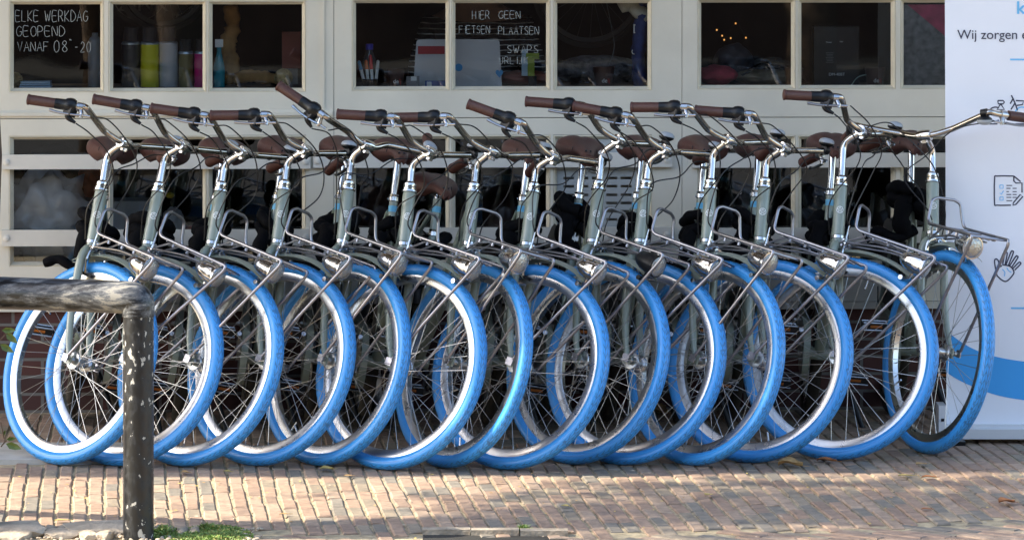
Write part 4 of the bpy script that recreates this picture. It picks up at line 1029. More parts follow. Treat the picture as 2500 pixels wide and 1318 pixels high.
MB().lathe([(0, .0145), (.0015, .0145)], (.003, -.0015, hl_*.40), (0, 1, 0), 22).build('round_blue_sticker', M['blueprint'], root, 0)
# heart sticker
hp = [(16*sin(t)**3, 13*cos(t)-5*cos(2*t)-2*cos(3*t)-cos(4*t)) for t in [2*pi*i/30 for i in range(30)]]
MB().add([(wl/2-.006+x*.0009, -.0015, .048+z*.0011) for x, z in hp], [tuple(range(30))]).build('heart_sticker', M['blueprint'], root, 0)
tag(root, 'open silver laptop with red, round blue and heart shaped stickers, seen from behind', 'laptop')
# yellow green tape dispenser
root = empty('tape_dispenser'); put(root, 1300, .13); MB().box((0, 0, .115), (.05, .03, .022)).box((-.006, 0, .075), (.026, .026, .07)).build('dispenser_body', mat('lime_plastic', (.28, .38, .03), .4), root, 0)
MB().box((-.03, 0, .09), (.022, .02, .10)).build('pale_handle', mat('pale_blue_plastic', (.35, .5, .6), .4), root, 0); MB().box((0, 0, .02), (.03, .03, .04)).build('dispenser_foot', M['black'], root, 0)
tag(root, 'lime green dispenser with a pale handle under the chalk word SWAPS', 'dispenser')
# furry cushion row in the sixth pane
M['fur'] = mat('dark_grey_fleece', (.13, .12, .12), 1, var=.5, vscale=30, bump=1, bscale=80)
M['seatred'] = mat('brown_red_leather', (.30, .10, .07), .5, var=.3, vscale=8)
def lump(name, lb, cat, px0, px1, py, d, depth, m, seed, base=None, amp=.12):
    from mathutils import noise
    u0, u1 = wp(px0, 100, d)[0], wp(px1, 100, d)[0]; z1 = zpx(py, d); z0 = zsill if base is None else base
    bm = bmesh.new(); bmesh.ops.create_icosphere(bm, subdivisions=4, radius=1); vs = []
    for v in bm.verts:
        p = v.co*(1+amp*noise.noise(v.co*2.3+Vector((seed, 0, 0)))+amp*.4*noise.noise(v.co*7)); vs.append(((u1-u0)/2*p.x, depth*p.y, (z1-z0)/2*p.z+(z1-z0)/2))
    o = MB().add(vs, [[v.index for v in f.verts] for f in bm.faces]).build(name, m, None, 80); bm.free()
    o.location = MW @ Vector(((u0+u1)/2, d, z0)); o.rotation_euler = (0, 0, WA); return tag(o, lb, cat)
lump('fleece_cushion', 'dark grey fleece cushion lying behind the sixth pane', 'cushion', 1345, 1570, 136, .33, .10, M['fur'], 4)
lump('leather_bag', 'reddish brown leather bag right of the laptop', 'bag', 1215, 1345, 172, .24, .07, M['seatred'], 6)
lump('black_bag', 'black bag with a pale stripe behind the seventh pane', 'bag', 1742, 1840, 108, .30, .07, mat('dark_nylon', (.03, .032, .04), .6), 8)
lump('red_cloth', 'dark red patterned cloth at the bottom of the seventh pane', 'cloth', 1700, 1800, 160, .2, .06, mat('dark_red_cloth', (.42, .05, .07), .8, var=.5, vscale=15), 9)
lump('plaid_cloth', 'olive and grey crumpled cloth behind the seventh pane', 'cloth', 1790, 1950, 170, .24, .08, mat('olive_cloth', (.26, .21, .14), .8, var=.6, vscale=12), 10)
# black product box with small print
root = empty('product_box'); put(root, 2040, .22); bh = zpx(66, .22)-zsill
MB().box((0, 0, bh/2), (.172, .06, bh)).build('box_body', mat('black_card', (.012, .013, .015), .35), root, 0)
t = textmesh('DM-40BT', .0155, M['white'], 'box_print', root); t.location = (-.030, -.0312, bh*.16)
t = textmesh('Power', .0085, M['white'], 'box_print', root); t.location = (-.040, -.0312, bh*.72)
t = textmesh('MAP', .007, M['white'], 'box_print', root); t.location = (.012, -.0312, bh*.73)
mb = MB(); 
for k in range(7): mb.box((-.026, -.0305, bh*.55-.006*k), (.030-.004*(k % 3), .0012, .0016))
mb.build('box_small_print', mat('grey_print', (.22, .22, .22), .6), root, 0); tag(root, 'black cardboard box with small white print DM-40BT in the eighth pane', 'box')
# poster in the ninth pane
pu0, pz1 = wp(2203, 12, .05); pu1, pz0 = wp(2440, 214, .05)
def poster_mat():
    m = mat('poster_grey', (.20, .205, .21), .7, var=.5, vscale=40); return m
root = empty('poster'); root.matrix_world = MW
MB().box2((pu0, .050, pz0), (pu1, .054, pz1)).build('poster_sheet', poster_mat(), root, 0)
pa, pb, pc = wp(2215, 12, .05), wp(2440, 12, .05), wp(2440, 200, .05); MB().add([(pa[0], .049, pa[1]), (pb[0], .049, pb[1]), (pc[0], .049, pc[1])], [(0, 1, 2)]).build('pink_corner', mat('poster_pink', (.5, .05, .13), .6, var=.3, vscale=20), root, 0)
tag(root, 'grey poster with a crimson diagonal corner behind the rightmost pane', 'poster')
# garments: navy shirt and pale jacket at the right of the sixth pane
mb = MB(); rr = random.Random(8); pts = crom([(0, 0, .36), (.005, 0, .25), (-.006, 0, .12), (0, 0, .0)], 7); mb.tube(pts, [.055*(.85+.3*rr.random()) for _ in pts], 14, flat=.5); o = mb.build('navy_shirt', mat('navy_cloth', (.04, .07, .22), .8, var=.4, vscale=20, bump=.4, bscale=25), None, 80); put(o, 1562, .16); tag(o, 'navy blue shirt with white lettering at the right of the sixth pane', 'shirt')
for k, (x, z, s, t_) in enumerate(((-.03, .20, .05, 'D'), (-.035, .12, .03, 'Gaf'))): q = textmesh(t_, s, M['white'], 'shirt_print', o); q.location = (x, -.034, z)
mb = MB(); pts = crom([(-.02, 0, .0), (.02, .0, .02), (.05, 0, -.01), (.09, 0, -.04)], 5); mb.tube(pts, [.022, .026, .03, .028, .03, .032, .03, .026, .03, .028, .03, .03, .028, .026, .024, .02], 12); o = mb.build('pale_sleeve', mat('pale_beige_cloth', (.80, .74, .58), .8, bump=.4, bscale=20), None, 80); put(o, 1525, .13, zpx(20, .13)); tag(o, 'pale beige sleeve hanging at the top of the sixth pane', 'jacket')
# hanging cable in sixth pane + strings
o = MB().tube(crom([(0, 0, .32), (.02, 0, .22), (.03, 0, .14), (.0, 0, .05), (-.03, 0, .0)], 8), .0018, 6).build('hanging_cable', mat('grey_cable', (.12, .14, .14), .5), None, 80); put(o, 1480, .22); tag(o, 'thin cable hanging in the sixth pane', 'cable')
o = MB().tube(crom([(.10, 0, .0), (.02, 0, .05), (-.06, 0, .06), (-.14, 0, .02)], 8), .004, 8).build('black_hose', M['black'], None, 80); put(o, 1900, .12, zsill+.02); tag(o, 'curved black hose lying in the seventh pane', 'hose')
o = MB().tube(crom([(-.08, 0, .0), (-.05, 0, .035), (.0, 0, .045), (.04, 0, .04)], 8), .0022, 6).build('looped_cord', mat('pale_cord', (.3, .42, .38), .6), None, 80); put(o, 2128, .10, zsill); tag(o, 'pale curved cord beside the cup in the eighth pane', 'cord')
# round dark sign seen in the second pane
root = empty('round_sign'); p = MW @ Vector((wp(340, -10, .5)[0], .5, zpx(-16, .5))); root.location = p
mb = MB(); mb.ring([(-.003, .100), (.003, .100), (.003, .104), (-.003, .104)], (0, 0, 0), (0, 1, 0), 60); mb.build('sign_ring', mat('dim_sign_print', (.16, .16, .15), .7), root)
MB().lathe([(-.002, .12), (.002, .12)], (0, .008, 0), (0, 1, 0), 50).build('sign_disc', M['black'], root); t = textmesh('ZINK', .085, bpy.data.materials['dim_sign_print'], 'sign_lettering', root); t.location = (-.085, -.004, -.068)
tag(root, 'dim round sign with large letters hanging in the second pane', 'sign')
# bike parts hanging in second pane (bright lines)
for k, (pts_, lb) in enumerate((([(430, 40), (474, 14)], 'upper thin chrome rod glinting at the top right of the second pane'), ([(388, 66), (410, 54)], 'short lower chrome rod glinting in the second pane'))):
    P_ = [MW @ Vector((wp(a, b, .4)[0], .4, wp(a, b, .4)[1])) for a, b in pts_]; o = MB().tube([q-P_[0] for q in P_], .0035, 8).build('chrome_rod', M['alu'], None); o.location = P_[0]; tag(o, lb, 'rod', 'chrome rods')

M['dimrim'] = mat('dull_dark_rim', (.10, .10, .10), .5)
# bicycle wheels hung up inside and a string of tiny lit bulbs
for (px, py, d, rad, lb) in ((400, -40, .34, .17, 'dim bicycle wheel hanging behind the top of the second pane'), (1880, 250, .45, .16, 'dim bicycle wheel standing behind the seventh pane'), (1440, -30, .5, .22, 'large dim bicycle wheel hanging behind the sixth pane')):
    u, z = wp(px, py, d); wh = empty('spare_wheel', MW @ Vector((u, d, z))); wh.rotation_euler = (0, 0, WA+.25)
    MB().ring([(-.016, rad), (0, rad+.016), (.016, rad), (0, rad-.010)], (0, 0, 0), (0, 1, 0), 60).build('tyre', mat('dusty_tyre', (.05, .05, .05), .7), wh)
    MB().ring([(-.01, rad-.008), (.01, rad-.008), (.01, rad-.024), (-.01, rad-.024)], (0, 0, 0), (0, 1, 0), 60).build('rim', M['dimrim'], wh)
    mb = MB()
    for k in range(24): a_ = 2*pi*k/24; mb.tube([(.012*cos(a_+1), (.02 if k % 2 else -.02), .012*sin(a_+1)), ((rad-.02)*cos(a_), 0, (rad-.02)*sin(a_))], .0012, 4)
    mb.build('spokes', M['dimrim'], wh); tag(wh, lb, 'bicycle wheel', 'spare wheels inside the shop')
bulb = bpy.data.materials.new('warm_bulb'); bulb.use_nodes = True; bp_ = bulb.node_tree.nodes['Principled BSDF']; bp_.inputs['Emission Color'].default_value = (1, .45, .12, 1); bp_.inputs['Emission Strength'].default_value = .35
sl_ = empty('string_lights', MW @ Vector((wp(1790, 80, .6)[0], .6, wp(1790, 80, .6)[1]))); pts_ = []
for px, py in ((1750, 74), (1763, 88), (1784, 94), (1768, 98), (1796, 58), (1821, 93)):
    u, z = wp(px, py, .6); q = sl_.location; v_ = MW @ Vector((u, .6, z))-q; pts_.append(v_); MB().lathe([(-.0035, .001), (-.002, .003), (.002, .003), (.0035, .001)], v_, (0, 0, 1), 10).build('bulb', bulb, sl_)
MB().tube(crom(pts_, 5), .0008, 4).build('wire', M['cable'], sl_); tag(sl_, 'string of tiny warm lit bulbs inside the seventh pane', 'string lights')

# lower windows: bags, boxes, crates
def lowlump(name, lb, cat, px0, px1, py0, py1, d, depth, m, seed, amp=.2):
    z0 = zpx(py1, d); o = lump(name, lb, cat, px0, px1, py0, d, depth, m, seed, base=z0, amp=amp); return o
M['plast'] = mat('translucent_grey_plastic', (.52, .56, .60), .3, var=.35, vscale=6, bump=.6, bscale=14, coat=.4)
MB().box2((ul, .30, .12), (ur, 1.2, .16)).build('low_shelf', M['shelf'], shop, 0)
lowlump('plastic_bag', 'crumpled clear plastic bag behind the lower left pane', 'plastic bag', 20, 215, 425, 660, .20, .12, M['plast'], 3, .5)
o = MB().box((0, 0, 0), (.40, .2, .24)).build('grey_crate', mat('grey_crate_plastic', (.42, .45, .48), .5, var=.15, vscale=6), None, 0); p = MW @ Vector((wp(262, 540, .35)[0], .35, zpx(560, .35))); o.location = p; tag(o, 'grey plastic crate behind the lower left panes', 'crate')
lowlump('orange_frame', 'rusty orange machine part behind the lower left panes', 'machine part', 190, 262, 400, 520, .55, .1, mat('rusty_orange_paint', (.45, .10, .03), .6, var=.5, vscale=10), 4, .4)
lowlump('worn_tyre', 'large dark tyre behind the top of the lower left pane', 'tyre', 60, 210, 350, 470, .8, .06, M['rubber'], 5, .1)
lowlump('white_bag', 'pale bag behind the second lower pane', 'bag', 395, 452, 505, 590, .16, .06, mat('pale_bag', (.6, .62, .65), .5), 6)
lowlump('red_bag', 'crimson bag at the bottom of the second lower pane', 'bag', 440, 490, 548, 600, .16, .05, mat('crimson_bag', (.30, .01, .05), .5), 7)
lowlump('yellow_tub', 'small yellow tub behind the second lower pane', 'tub', 404, 426, 468, 482, .16, .03, mat('yellow_tub_paint', (.6, .42, .0), .5), 8, .05)
lowlump('brown_sack', 'brown sack behind the fourth lower pane', 'sack', 880, 1000, 400, 640, .9, .15, mat('brown_sack_cloth', (.14, .06, .04), .8, var=.4, vscale=8), 9, .3)
lowlump('brown_armchair', 'dark brown armchair behind the fifth lower pane', 'armchair', 1090, 1330, 380, 700, 1.0, .3, mat('dark_brown_leather', (.12, .05, .035), .45, var=.3, vscale=6), 10, .2)
lowlump('dark_bag', 'dark grey bag behind the seventh lower pane', 'bag', 1760, 1900, 420, 640, .8, .15, mat('dark_grey_bag', (.10, .105, .12), .5, var=.5, vscale=8), 11, .3)
lowlump('dark_case', 'dark shiny case behind the eighth lower pane', 'case', 1960, 2080, 420, 560, .7, .12, mat('dark_case', (.08, .09, .12), .25, var=.4, vscale=8), 12, .25)

# seated person in a black and white striped shirt behind the laptop
def skinned(name, verts, edges, radii, m, sub=2):
    me = bpy.data.meshes.new(name); me.from_pydata(verts, edges, []); o = bpy.data.objects.new(name, me); scene.collection.objects.link(o)
    mod = o.modifiers.new('skin', 'SKIN'); 
    for i, r_ in enumerate(radii): me.skin_vertices[0].data[i].radius = (r_, r_*.8) if isinstance(r_, float) else r_
    me.skin_vertices[0].data[0].use_root = True
    s = o.modifiers.new('sub', 'SUBSURF'); s.levels = sub; s.render_levels = sub
    dg = bpy.context.evaluated_depsgraph_get(); m2 = bpy.data.meshes.new_from_object(o.evaluated_get(dg)); bpy.data.objects.remove(o)
    m2.materials.clear(); m2.materials.append(m); m2.polygons.foreach_set('use_smooth', [True]*len(m2.polygons)); o = bpy.data.objects.new(name, m2); scene.collection.objects.link(o); return o
def stripe_mat():
    m = mat('striped_jersey', (.012, .012, .016), .85); n = m.node_tree.nodes; l = m.node_tree.links; p = n['Principled BSDF']
    tc = n.new('ShaderNodeTexCoord'); w_ = n.new('ShaderNodeTexWave'); w_.bands_direction = 'Z'; w_.inputs['Scale'].default_value = 15; w_.inputs['Distortion'].default_value = 1.2; w_.inputs['Detail'].default_value = 1; w_.inputs['Detail Scale'].default_value = 1.5
    l.new(tc.outputs['Object'], w_.inputs[0]); r = n.new('ShaderNodeValToRGB'); r.color_ramp.interpolation = 'CONSTANT'; r.color_ramp.elements[0].color = (.012, .012, .016, 1); r.color_ramp.elements[1].position = .9; r.color_ramp.elements[1].color = (.62, .62, .6, 1)
    l.new(w_.outputs[0], r.inputs[0]); l.new(r.outputs[0], p.inputs['Base Color']); return m
per_root = empty('person'); d = .52; pz = wp(1165, 100, d)
per_root.location = MW @ Vector((pz[0], d, 0)); per_root.rotation_euler = (0, 0, WA)
zc = zpx(150, d)
V_ = [(0, .10, zc-.30), (0, .09, zc-.12), (0, .06, zc+.03), (0, .03, zc+.155), (0, .02, zc+.24), (0, .0, zc+.30),
      (-.17, .03, zc+.13), (-.23, -.02, zc-.06), (-.14, -.20, zc-.12), (-.08, -.26, zc-.12), (.17, .03, zc+.13), (.23, -.02, zc-.06), (.14, -.20, zc-.12), (.08, -.26, zc-.12)]
body = skinned('body', V_, [(0, 1), (1, 2), (2, 3), (3, 4), (4, 5), (3, 6), (6, 7), (7, 8), (8, 9), (3, 10), (10, 11), (11, 12), (12, 13)], [(.16, .11), (.155, .11), (.165, .115), (.14, .10), .055, .05, .065, .05, .038, .03, .065, .05, .038, .03], mat('skin', (.42, .24, .17), .55))
body.parent = per_root
Vs = [(v[0], v[1], v[2]) for v in V_[:4]]+[V_[6], V_[7], V_[8], V_[10], V_[11], V_[12]]
sh = skinned('shirt', Vs, [(0, 1), (1, 2), (2, 3), (3, 4), (4, 5), (5, 6), (3, 7), (7, 8), (8, 9)], [(.18, .13), (.175, .13), (.185, .135), (.16, .12), .085, .068, .05, .085, .068, .05], stripe_mat()); sh.parent = per_root
hb = MB(); bm = bmesh.new(); bmesh.ops.create_icosphere(bm, subdivisions=3, radius=1)
hb.add([(v.co.x*.075, v.co.y*.095-.02-(.018 if (abs(v.co.x) < .18 and v.co.y < -.8 and abs(v.co.z) < .3) else 0), v.co.z*.115+zc+.42) for v in bm.verts], [[v.index for v in f.verts] for f in bm.faces]); bm.free(); hb.build('head', bpy.data.materials['skin'], per_root, 80)
hb = MB(); bm = bmesh.new(); bmesh.ops.create_icosphere(bm, subdivisions=3, radius=1); hb.add([(v.co.x*.084, v.co.y*.10+.008, max(v.co.z, -.3)*.122+zc+.435) for v in bm.verts], [[v.index for v in f.verts] for f in bm.faces]); bm.free(); hb.build('hair', mat('brown_hair', (.04, .025, .015), .6), per_root, 80)
mb = MB()
for s in (-1, 1):
    for k in range(5): mb.tube(crom([(.075*s+(k-2)*.014, -.27, zc-.12), (.07*s+(k-2)*.017, -.31, zc-.125), (.068*s+(k-2)*.018, -.335+abs(k-1.5)*.006, zc-.14)], 4), [.009]*5+[.008]*4, 8)
    mb.tube([(.075*s, -.24, zc-.12), (.074*s, -.285, zc-.122)], [.028, .032], 12, flat=.5)
mb.build('hands', bpy.data.materials['skin'], per_root, 80)
tag(per_root, 'person in a black shirt with thin white stripes sitting behind the laptop', 'person')
o = MB().box((0, 0, 0), (.40, .30, .04)).box((0, .0, -.25), (.05, .05, .46)).box((0, .14, .25), (.38, .03, .35)).build('office_chair', M['black'], None, 0); o.location = MW @ Vector((pz[0], d+.16, zc-.46)); tag(o, 'black chair the person in the striped shirt sits on', 'chair')

# ------------------------------------------------------------------ roll-up banner at the right
YB = 14.96
def ban(px, py, dy=0.): q = at(px, py, YB); return (q.x, YB+dy, q.z)
banner = empty('banner', ban(2620, 1075)); bl = Vector(banner.location)
def rel(p): return tuple(Vector(p)-bl)
M['banner'] = mat('white_banner_fabric', (.84, .86, .91), .55, var=.03, vscale=3, bump=.05, bscale=8)
M['navy'] = mat('dark_navy_print', (.035, .035, .07), .6); M['sky'] = mat('bright_blue_print', (.04, .36, .80), .55); M['lsky'] = mat('light_blue_line_print', (.16, .52, .85), .55)
a, b = ban(2306, -200), ban(2311, 1036)
mb = MB(); mb.add([rel((a[0], YB, a[2])), rel((a[0]+.82, YB, a[2])), rel((b[0]+.82, YB, b[2])), rel((b[0], YB, b[2])), rel((a[0], YB+.002, a[2])), rel((a[0]+.82, YB+.002, a[2])), rel((b[0]+.82, YB+.002, b[2])), rel((b[0], YB+.002, b[2]))], [(0, 1, 2, 3), (7, 6, 5, 4), (0, 3, 7, 4), (1, 5, 6, 2), (0, 4, 5, 1)])
mb.build('banner_sheet', M['banner'], banner, 0)
M['casing'] = mat('silver_banner_casing', (.72, .74, .76), .35, metal=.3)
c0, c1 = ban(2300, 1034), ban(2300, 1066); mb = MB(); mb.box2(rel((c0[0]-.0, YB-.06, c1[2])), rel((c0[0]+.86, YB+.06, c0[2]-.012))); mb.box2(rel((c0[0]+.005, YB-.02, c0[2]-.012)), rel((c0[0]+.855, YB+.02, c0[2]))); mb.build('base_casing', M['casing'], banner, 30)
mb = MB()
for xx in (.02, .7): mb.box2(rel((c0[0]+xx, YB-.12, 0)), rel((c0[0]+xx+.05, YB+.12, c1[2]-.001)))
mb.build('foot', M['black'], banner, 0)
e0 = ban(2288, 985); mb = MB(); mb.box2(rel((e0[0], YB-.058, c1[2]+.001)), rel((e0[0]+.027, YB+.058, e0[2]))); mb.box2(rel((e0[0]+.008, YB-.060, e0[2]-.055)), rel((e0[0]+.019, YB-.0585, e0[2]-.045)), m=1); mb.build('end_cap', [M['casing'], M['black']], banner, 0)
def ribbon(pts, wpx, m, name, closed=False, dy=-.0012):
    k = len(pts); vs = []; 
    P2 = [Vector(p) for p in pts]
    for i in range(k):
        A = P2[(i-1) % k] if (closed or i) else P2[i]; Bq = P2[(i+1) % k] if (closed or i < k-1) else P2[i]
        t = (Bq-A).normalized(); nn = Vector((-t.y, t.x))*wpx/2
        for s in (1, -1): q = P2[i]+nn*s; vs.append(rel(ban(q.x, q.y, dy)))
    fs = [(2*i, 2*i+1, (2*i+3) % (2*k), (2*i+2) % (2*k)) for i in range(k if closed else k-1)]
    return MB().add(vs, fs), m, name
def draw(lst):
    grp = {}
    for mb_, m, name in lst: grp.setdefault((name, m.name), []).append((mb_, m))
    for (name, _), L_ in grp.items():
        mb = MB()
        for q, m in L_: mb.add(q.v, q.f)
        mb.build(name, m, banner, 0)
def c2(pts, n=6): return [(p.x, p.y) for p in crom([(a, b, 0) for a, b in pts], n)]
NV, SK = M['navy'], M['lsky']; LW = 3.2
# swoosh
top_ = c2([(2310, 806), (2340, 830), (2380, 853), (2430, 870), (2500, 882), (2600, 890)]); bot_ = c2([(2600, 985), (2500, 976), (2430, 963), (2370, 941), (2335, 924), (2310, 908)])
MB().add([rel(ban(x, y, -.001)) for x, y in top_+bot_], [tuple(range(len(top_+bot_)))]).build('blue_swoosh', M['sky'], banner, 0)
draw([ribbon([(2466, 146), (2560, 146)], 4.2, SK, 'rule_line'), ribbon([(2468, 752), (2560, 752)], 4.2, SK, 'rule_line')])
# bicycle icon
def circ(cx, cy, r_, a0=0, a1=360, n=26): return [(cx+r_*cos(radians(a0+(a1-a0)*i/n)), cy+r_*sin(radians(a0+(a1-a0)*i/n))) for i in range(n+1)]
ic = [ribbon(circ(2430, 279, 17, 60, 300), LW, NV, 'bicycle_icon'), ribbon([(2436, 246), (2449, 246), (2452, 250), (2449, 254), (2437, 254), (2436, 246)], LW, NV, 'bicycle_icon'), ribbon([(2443, 254), (2434, 268), (2452, 268), (2443, 254)], LW, NV, 'bicycle_icon'),
      ribbon([(2469, 233), (2478, 252), (2484, 270)], LW, NV, 'bicycle_icon'), ribbon([(2478, 252), (2468, 268)], LW, NV, 'bicycle_icon'), ribbon([(2480, 246), (2499, 247), (2496, 256), (2482, 258)], LW, NV, 'bicycle_icon'), ribbon([(2474, 240), (2466, 254)], LW, NV, 'bicycle_icon'),
      ribbon([(2411, 303), (2435, 303)], 3, NV, 'bicycle_icon'), ribbon([(2443, 303), (2461, 303)], 3, NV, 'bicycle_icon'), ribbon([(2468, 303), (2473, 303)], 3, NV, 'bicycle_icon'), ribbon([(2479, 303), (2520, 303)], 3, NV, 'bicycle_icon'),
      ribbon(circ(2495, 279, 17, 0, 360), 3, SK, 'icon_wheel')]
# checklist icon
ic += [ribbon(c2([(2475, 430), (2434, 430), (2428, 436), (2428, 496), (2434, 501), (2468, 501)], 3), LW, NV, 'checklist_icon'), ribbon([(2475, 430), (2492, 444)], LW, NV, 'checklist_icon'), ribbon([(2475, 430), (2475, 442), (2480, 447), (2495, 447), (2495, 470)], LW, NV, 'checklist_icon'),
       ribbon([(2474, 495), (2491, 475), (2497, 480), (2480, 499), (2473, 501), (2474, 495)], LW, NV, 'checklist_icon')]
for k, y in enumerate((453, 460, 468, 475, 482, 490)):
    ic.append(ribbon([(2457, y), (2457+(14, 10, 6, 12, 12, 14)[k], y)], 2.2, NV, 'checklist_icon')); 
    if k in (1, 2, 3, 4): ic.append(ribbon([(2472, y), (2482, y)], 2.2, NV, 'checklist_icon'))
for y in (452, 481): ic.append(ribbon([(2441, y), (2449, y), (2449, y+8), (2441, y+8), (2441, y)], 2.2, SK, 'check_box'))
ic.append(ribbon([(2441, 471), (2444, 475), (2450, 466)], 2.2, SK, 'check_box'))
# hand icon
ic += [ribbon(c2([(2434, 673), (2428, 640), (2431, 632), (2437, 636), (2441, 650), (2446, 648)], 4), LW, NV, 'hand_icon'), ribbon(c2([(2434, 673), (2447, 684), (2458, 686), (2472, 672), (2475, 662), (2466, 650), (2447, 646)], 4), LW, NV, 'hand_icon')]
for (bx, by, tx, ty) in ((2451, 645, 2456, 619), (2459, 647, 2471, 616), (2467, 651, 2482, 628), (2475, 657, 2489, 643)):
    v = Vector((tx-bx, ty-by)).normalized(); nn = Vector((-v.y, v.x))*3
    ic.append(ribbon(c2([(bx-nn.x, by-nn.y), (tx-nn.x, ty-nn.y), (tx+v.x*3, ty+v.y*3), (tx+nn.x, ty+nn.y), (bx+nn.x, by+nn.y)], 4), LW, NV, 'hand_icon'))
ic += [ribbon(c2([(2447, 657), (2453, 664), (2452, 674)], 4), 2.2, SK, 'palm_lines'), ribbon(c2([(2458, 653), (2462, 660), (2469, 665)], 4), 2.2, SK, 'palm_lines')]
draw(ic)
t = textmesh('Wij zorgen ervoor', .0475, M['navy'], 'banner_text', banner, sx=1.0); t.location = rel(ban(2337, 96, -.0016))
t = textmesh('klaar', .062, M['lsky'], 'banner_heading', banner, bold=.0012); t.location = rel(ban(2481, 34, -.0016))
tag(banner, 'white roll up banner with blue swoosh, icons and the words Wij zorgen e', 'banner')

# ------------------------------------------------------------------ black barrier in the foreground
def worn_mat(name, rail=False):
    m = mat(name, (.008, .009, .011), .3, spec=.5); n = m.node_tree.nodes; l = m.node_tree.links; p = n['Principled BSDF']
    tc = n.new('ShaderNodeTexCoord'); mp = n.new('ShaderNodeMapping'); l.new(tc.outputs['Object'], mp.inputs[0])
    if rail: mp.inputs['Rotation'].default_value = (0, 0, math.atan2(.30, .95)); mp.inputs['Scale'].default_value = (.22, 1.1, 1.3)
    else: mp.inputs['Scale'].default_value = (1, 1, .62)
    no = n.new('ShaderNodeTexNoise'); no.inputs['Scale'].default_value = 44 if rail else 60; no.inputs['Detail'].default_value = 8 if rail else 4; no.inputs['Roughness'].default_value = .68 if rail else .5
    no2 = n.new('ShaderNodeTexNoise'); no2.inputs['Scale'].default_value = 9 if rail else 7; no2.inputs['Detail'].default_value = 3
    l.new(mp.outputs[0], no.inputs[0]); l.new(mp.outputs[0], no2.inputs[0])
    ad = n.new('ShaderNodeMath'); ad.operation = 'MULTIPLY_ADD'; ad.inputs[1].default_value = .35; l.new(no2.outputs['Fac'], ad.inputs[0]); l.new(no.outputs['Fac'], ad.inputs[2])   # noise + .35*big noise
    r = n.new('ShaderNodeValToRGB'); r.color_ramp.interpolation = 'CONSTANT'; e = r.color_ramp.elements
    if rail: stops = [(0, (.010, .010, .011, 1)), (.61, (.045, .048, .053, 1)), (.685, (.10, .104, .11, 1)), (.745, (.22, .21, .185, 1))]
    else: stops = [(0, (.008, .009, .011, 1)), (.70, (.011, .012, .014, 1)), (.812, (.34, .33, .30, 1)), (.865, (.46, .45, .40, 1))]
    e[0].position, e[0].color = stops[0]; e[1].position, e[1].color = stops[1]
    for ps, c in stops[2:]: q = e.new(ps); q.color = c
    l.new(ad.outputs[0], r.inputs[0]); l.new(r.outputs[0], p.inputs['Base Color'])
    mr = n.new('ShaderNodeMapRange'); mr.inputs['From Min'].default_value = .6; mr.inputs['From Max'].default_value = .8; mr.inputs['To Min'].default_value = .28; mr.inputs['To Max'].default_value = .7; l.new(ad.outputs[0], mr.inputs[0]); l.new(mr.outputs[0], p.inputs['Roughness'])
    b = n.new('ShaderNodeBump'); b.inputs['Strength'].default_value = .5; b.inputs['Distance'].default_value = .0015; b.invert = True; l.new(mr.outputs[0], b.inputs['Height']); l.new(b.outputs[0], p.inputs['Normal']); return m
YP = 12.79; pb = at(338, 1312, YP); rp = .0465; zt = at(338, 727, YP).z
barrier = empty('barrier', (pb.x, YP, 0)); rdir = Vector((-.95, .30, 0)).normalized()
mb = MB(); mb.tube([(0, 0, -.1), (0, 0, zt-.055)], rp, 36); mb.build('post', worn_mat('chipped_black_paint'), barrier, 60)
path = [Vector((0, 0, zt-.055)), Vector((0, 0, zt))]; path = rnd_path([(0, 0, zt-.056), (0, 0, zt), rdir*.2+Vector((0, 0, zt+.001)), rdir*2.2+Vector((0, 0, zt+.004))], .036, 8)
mb = MB(); mb.tube(path, .0495, 36); mb.build('top_rail', worn_mat('worn_black_rail_paint', True), barrier, 60)
mb = MB(); q = rdir*2.2; mb.tube([(q.x, q.y, -.1), (q.x, q.y, zt)], rp, 24); mb.build('post', bpy.data.materials['chipped_black_paint'], barrier, 60)
tag(barrier, 'black tubular steel barrier with chipped paint and a worn rail, in the left foreground', 'barrier')

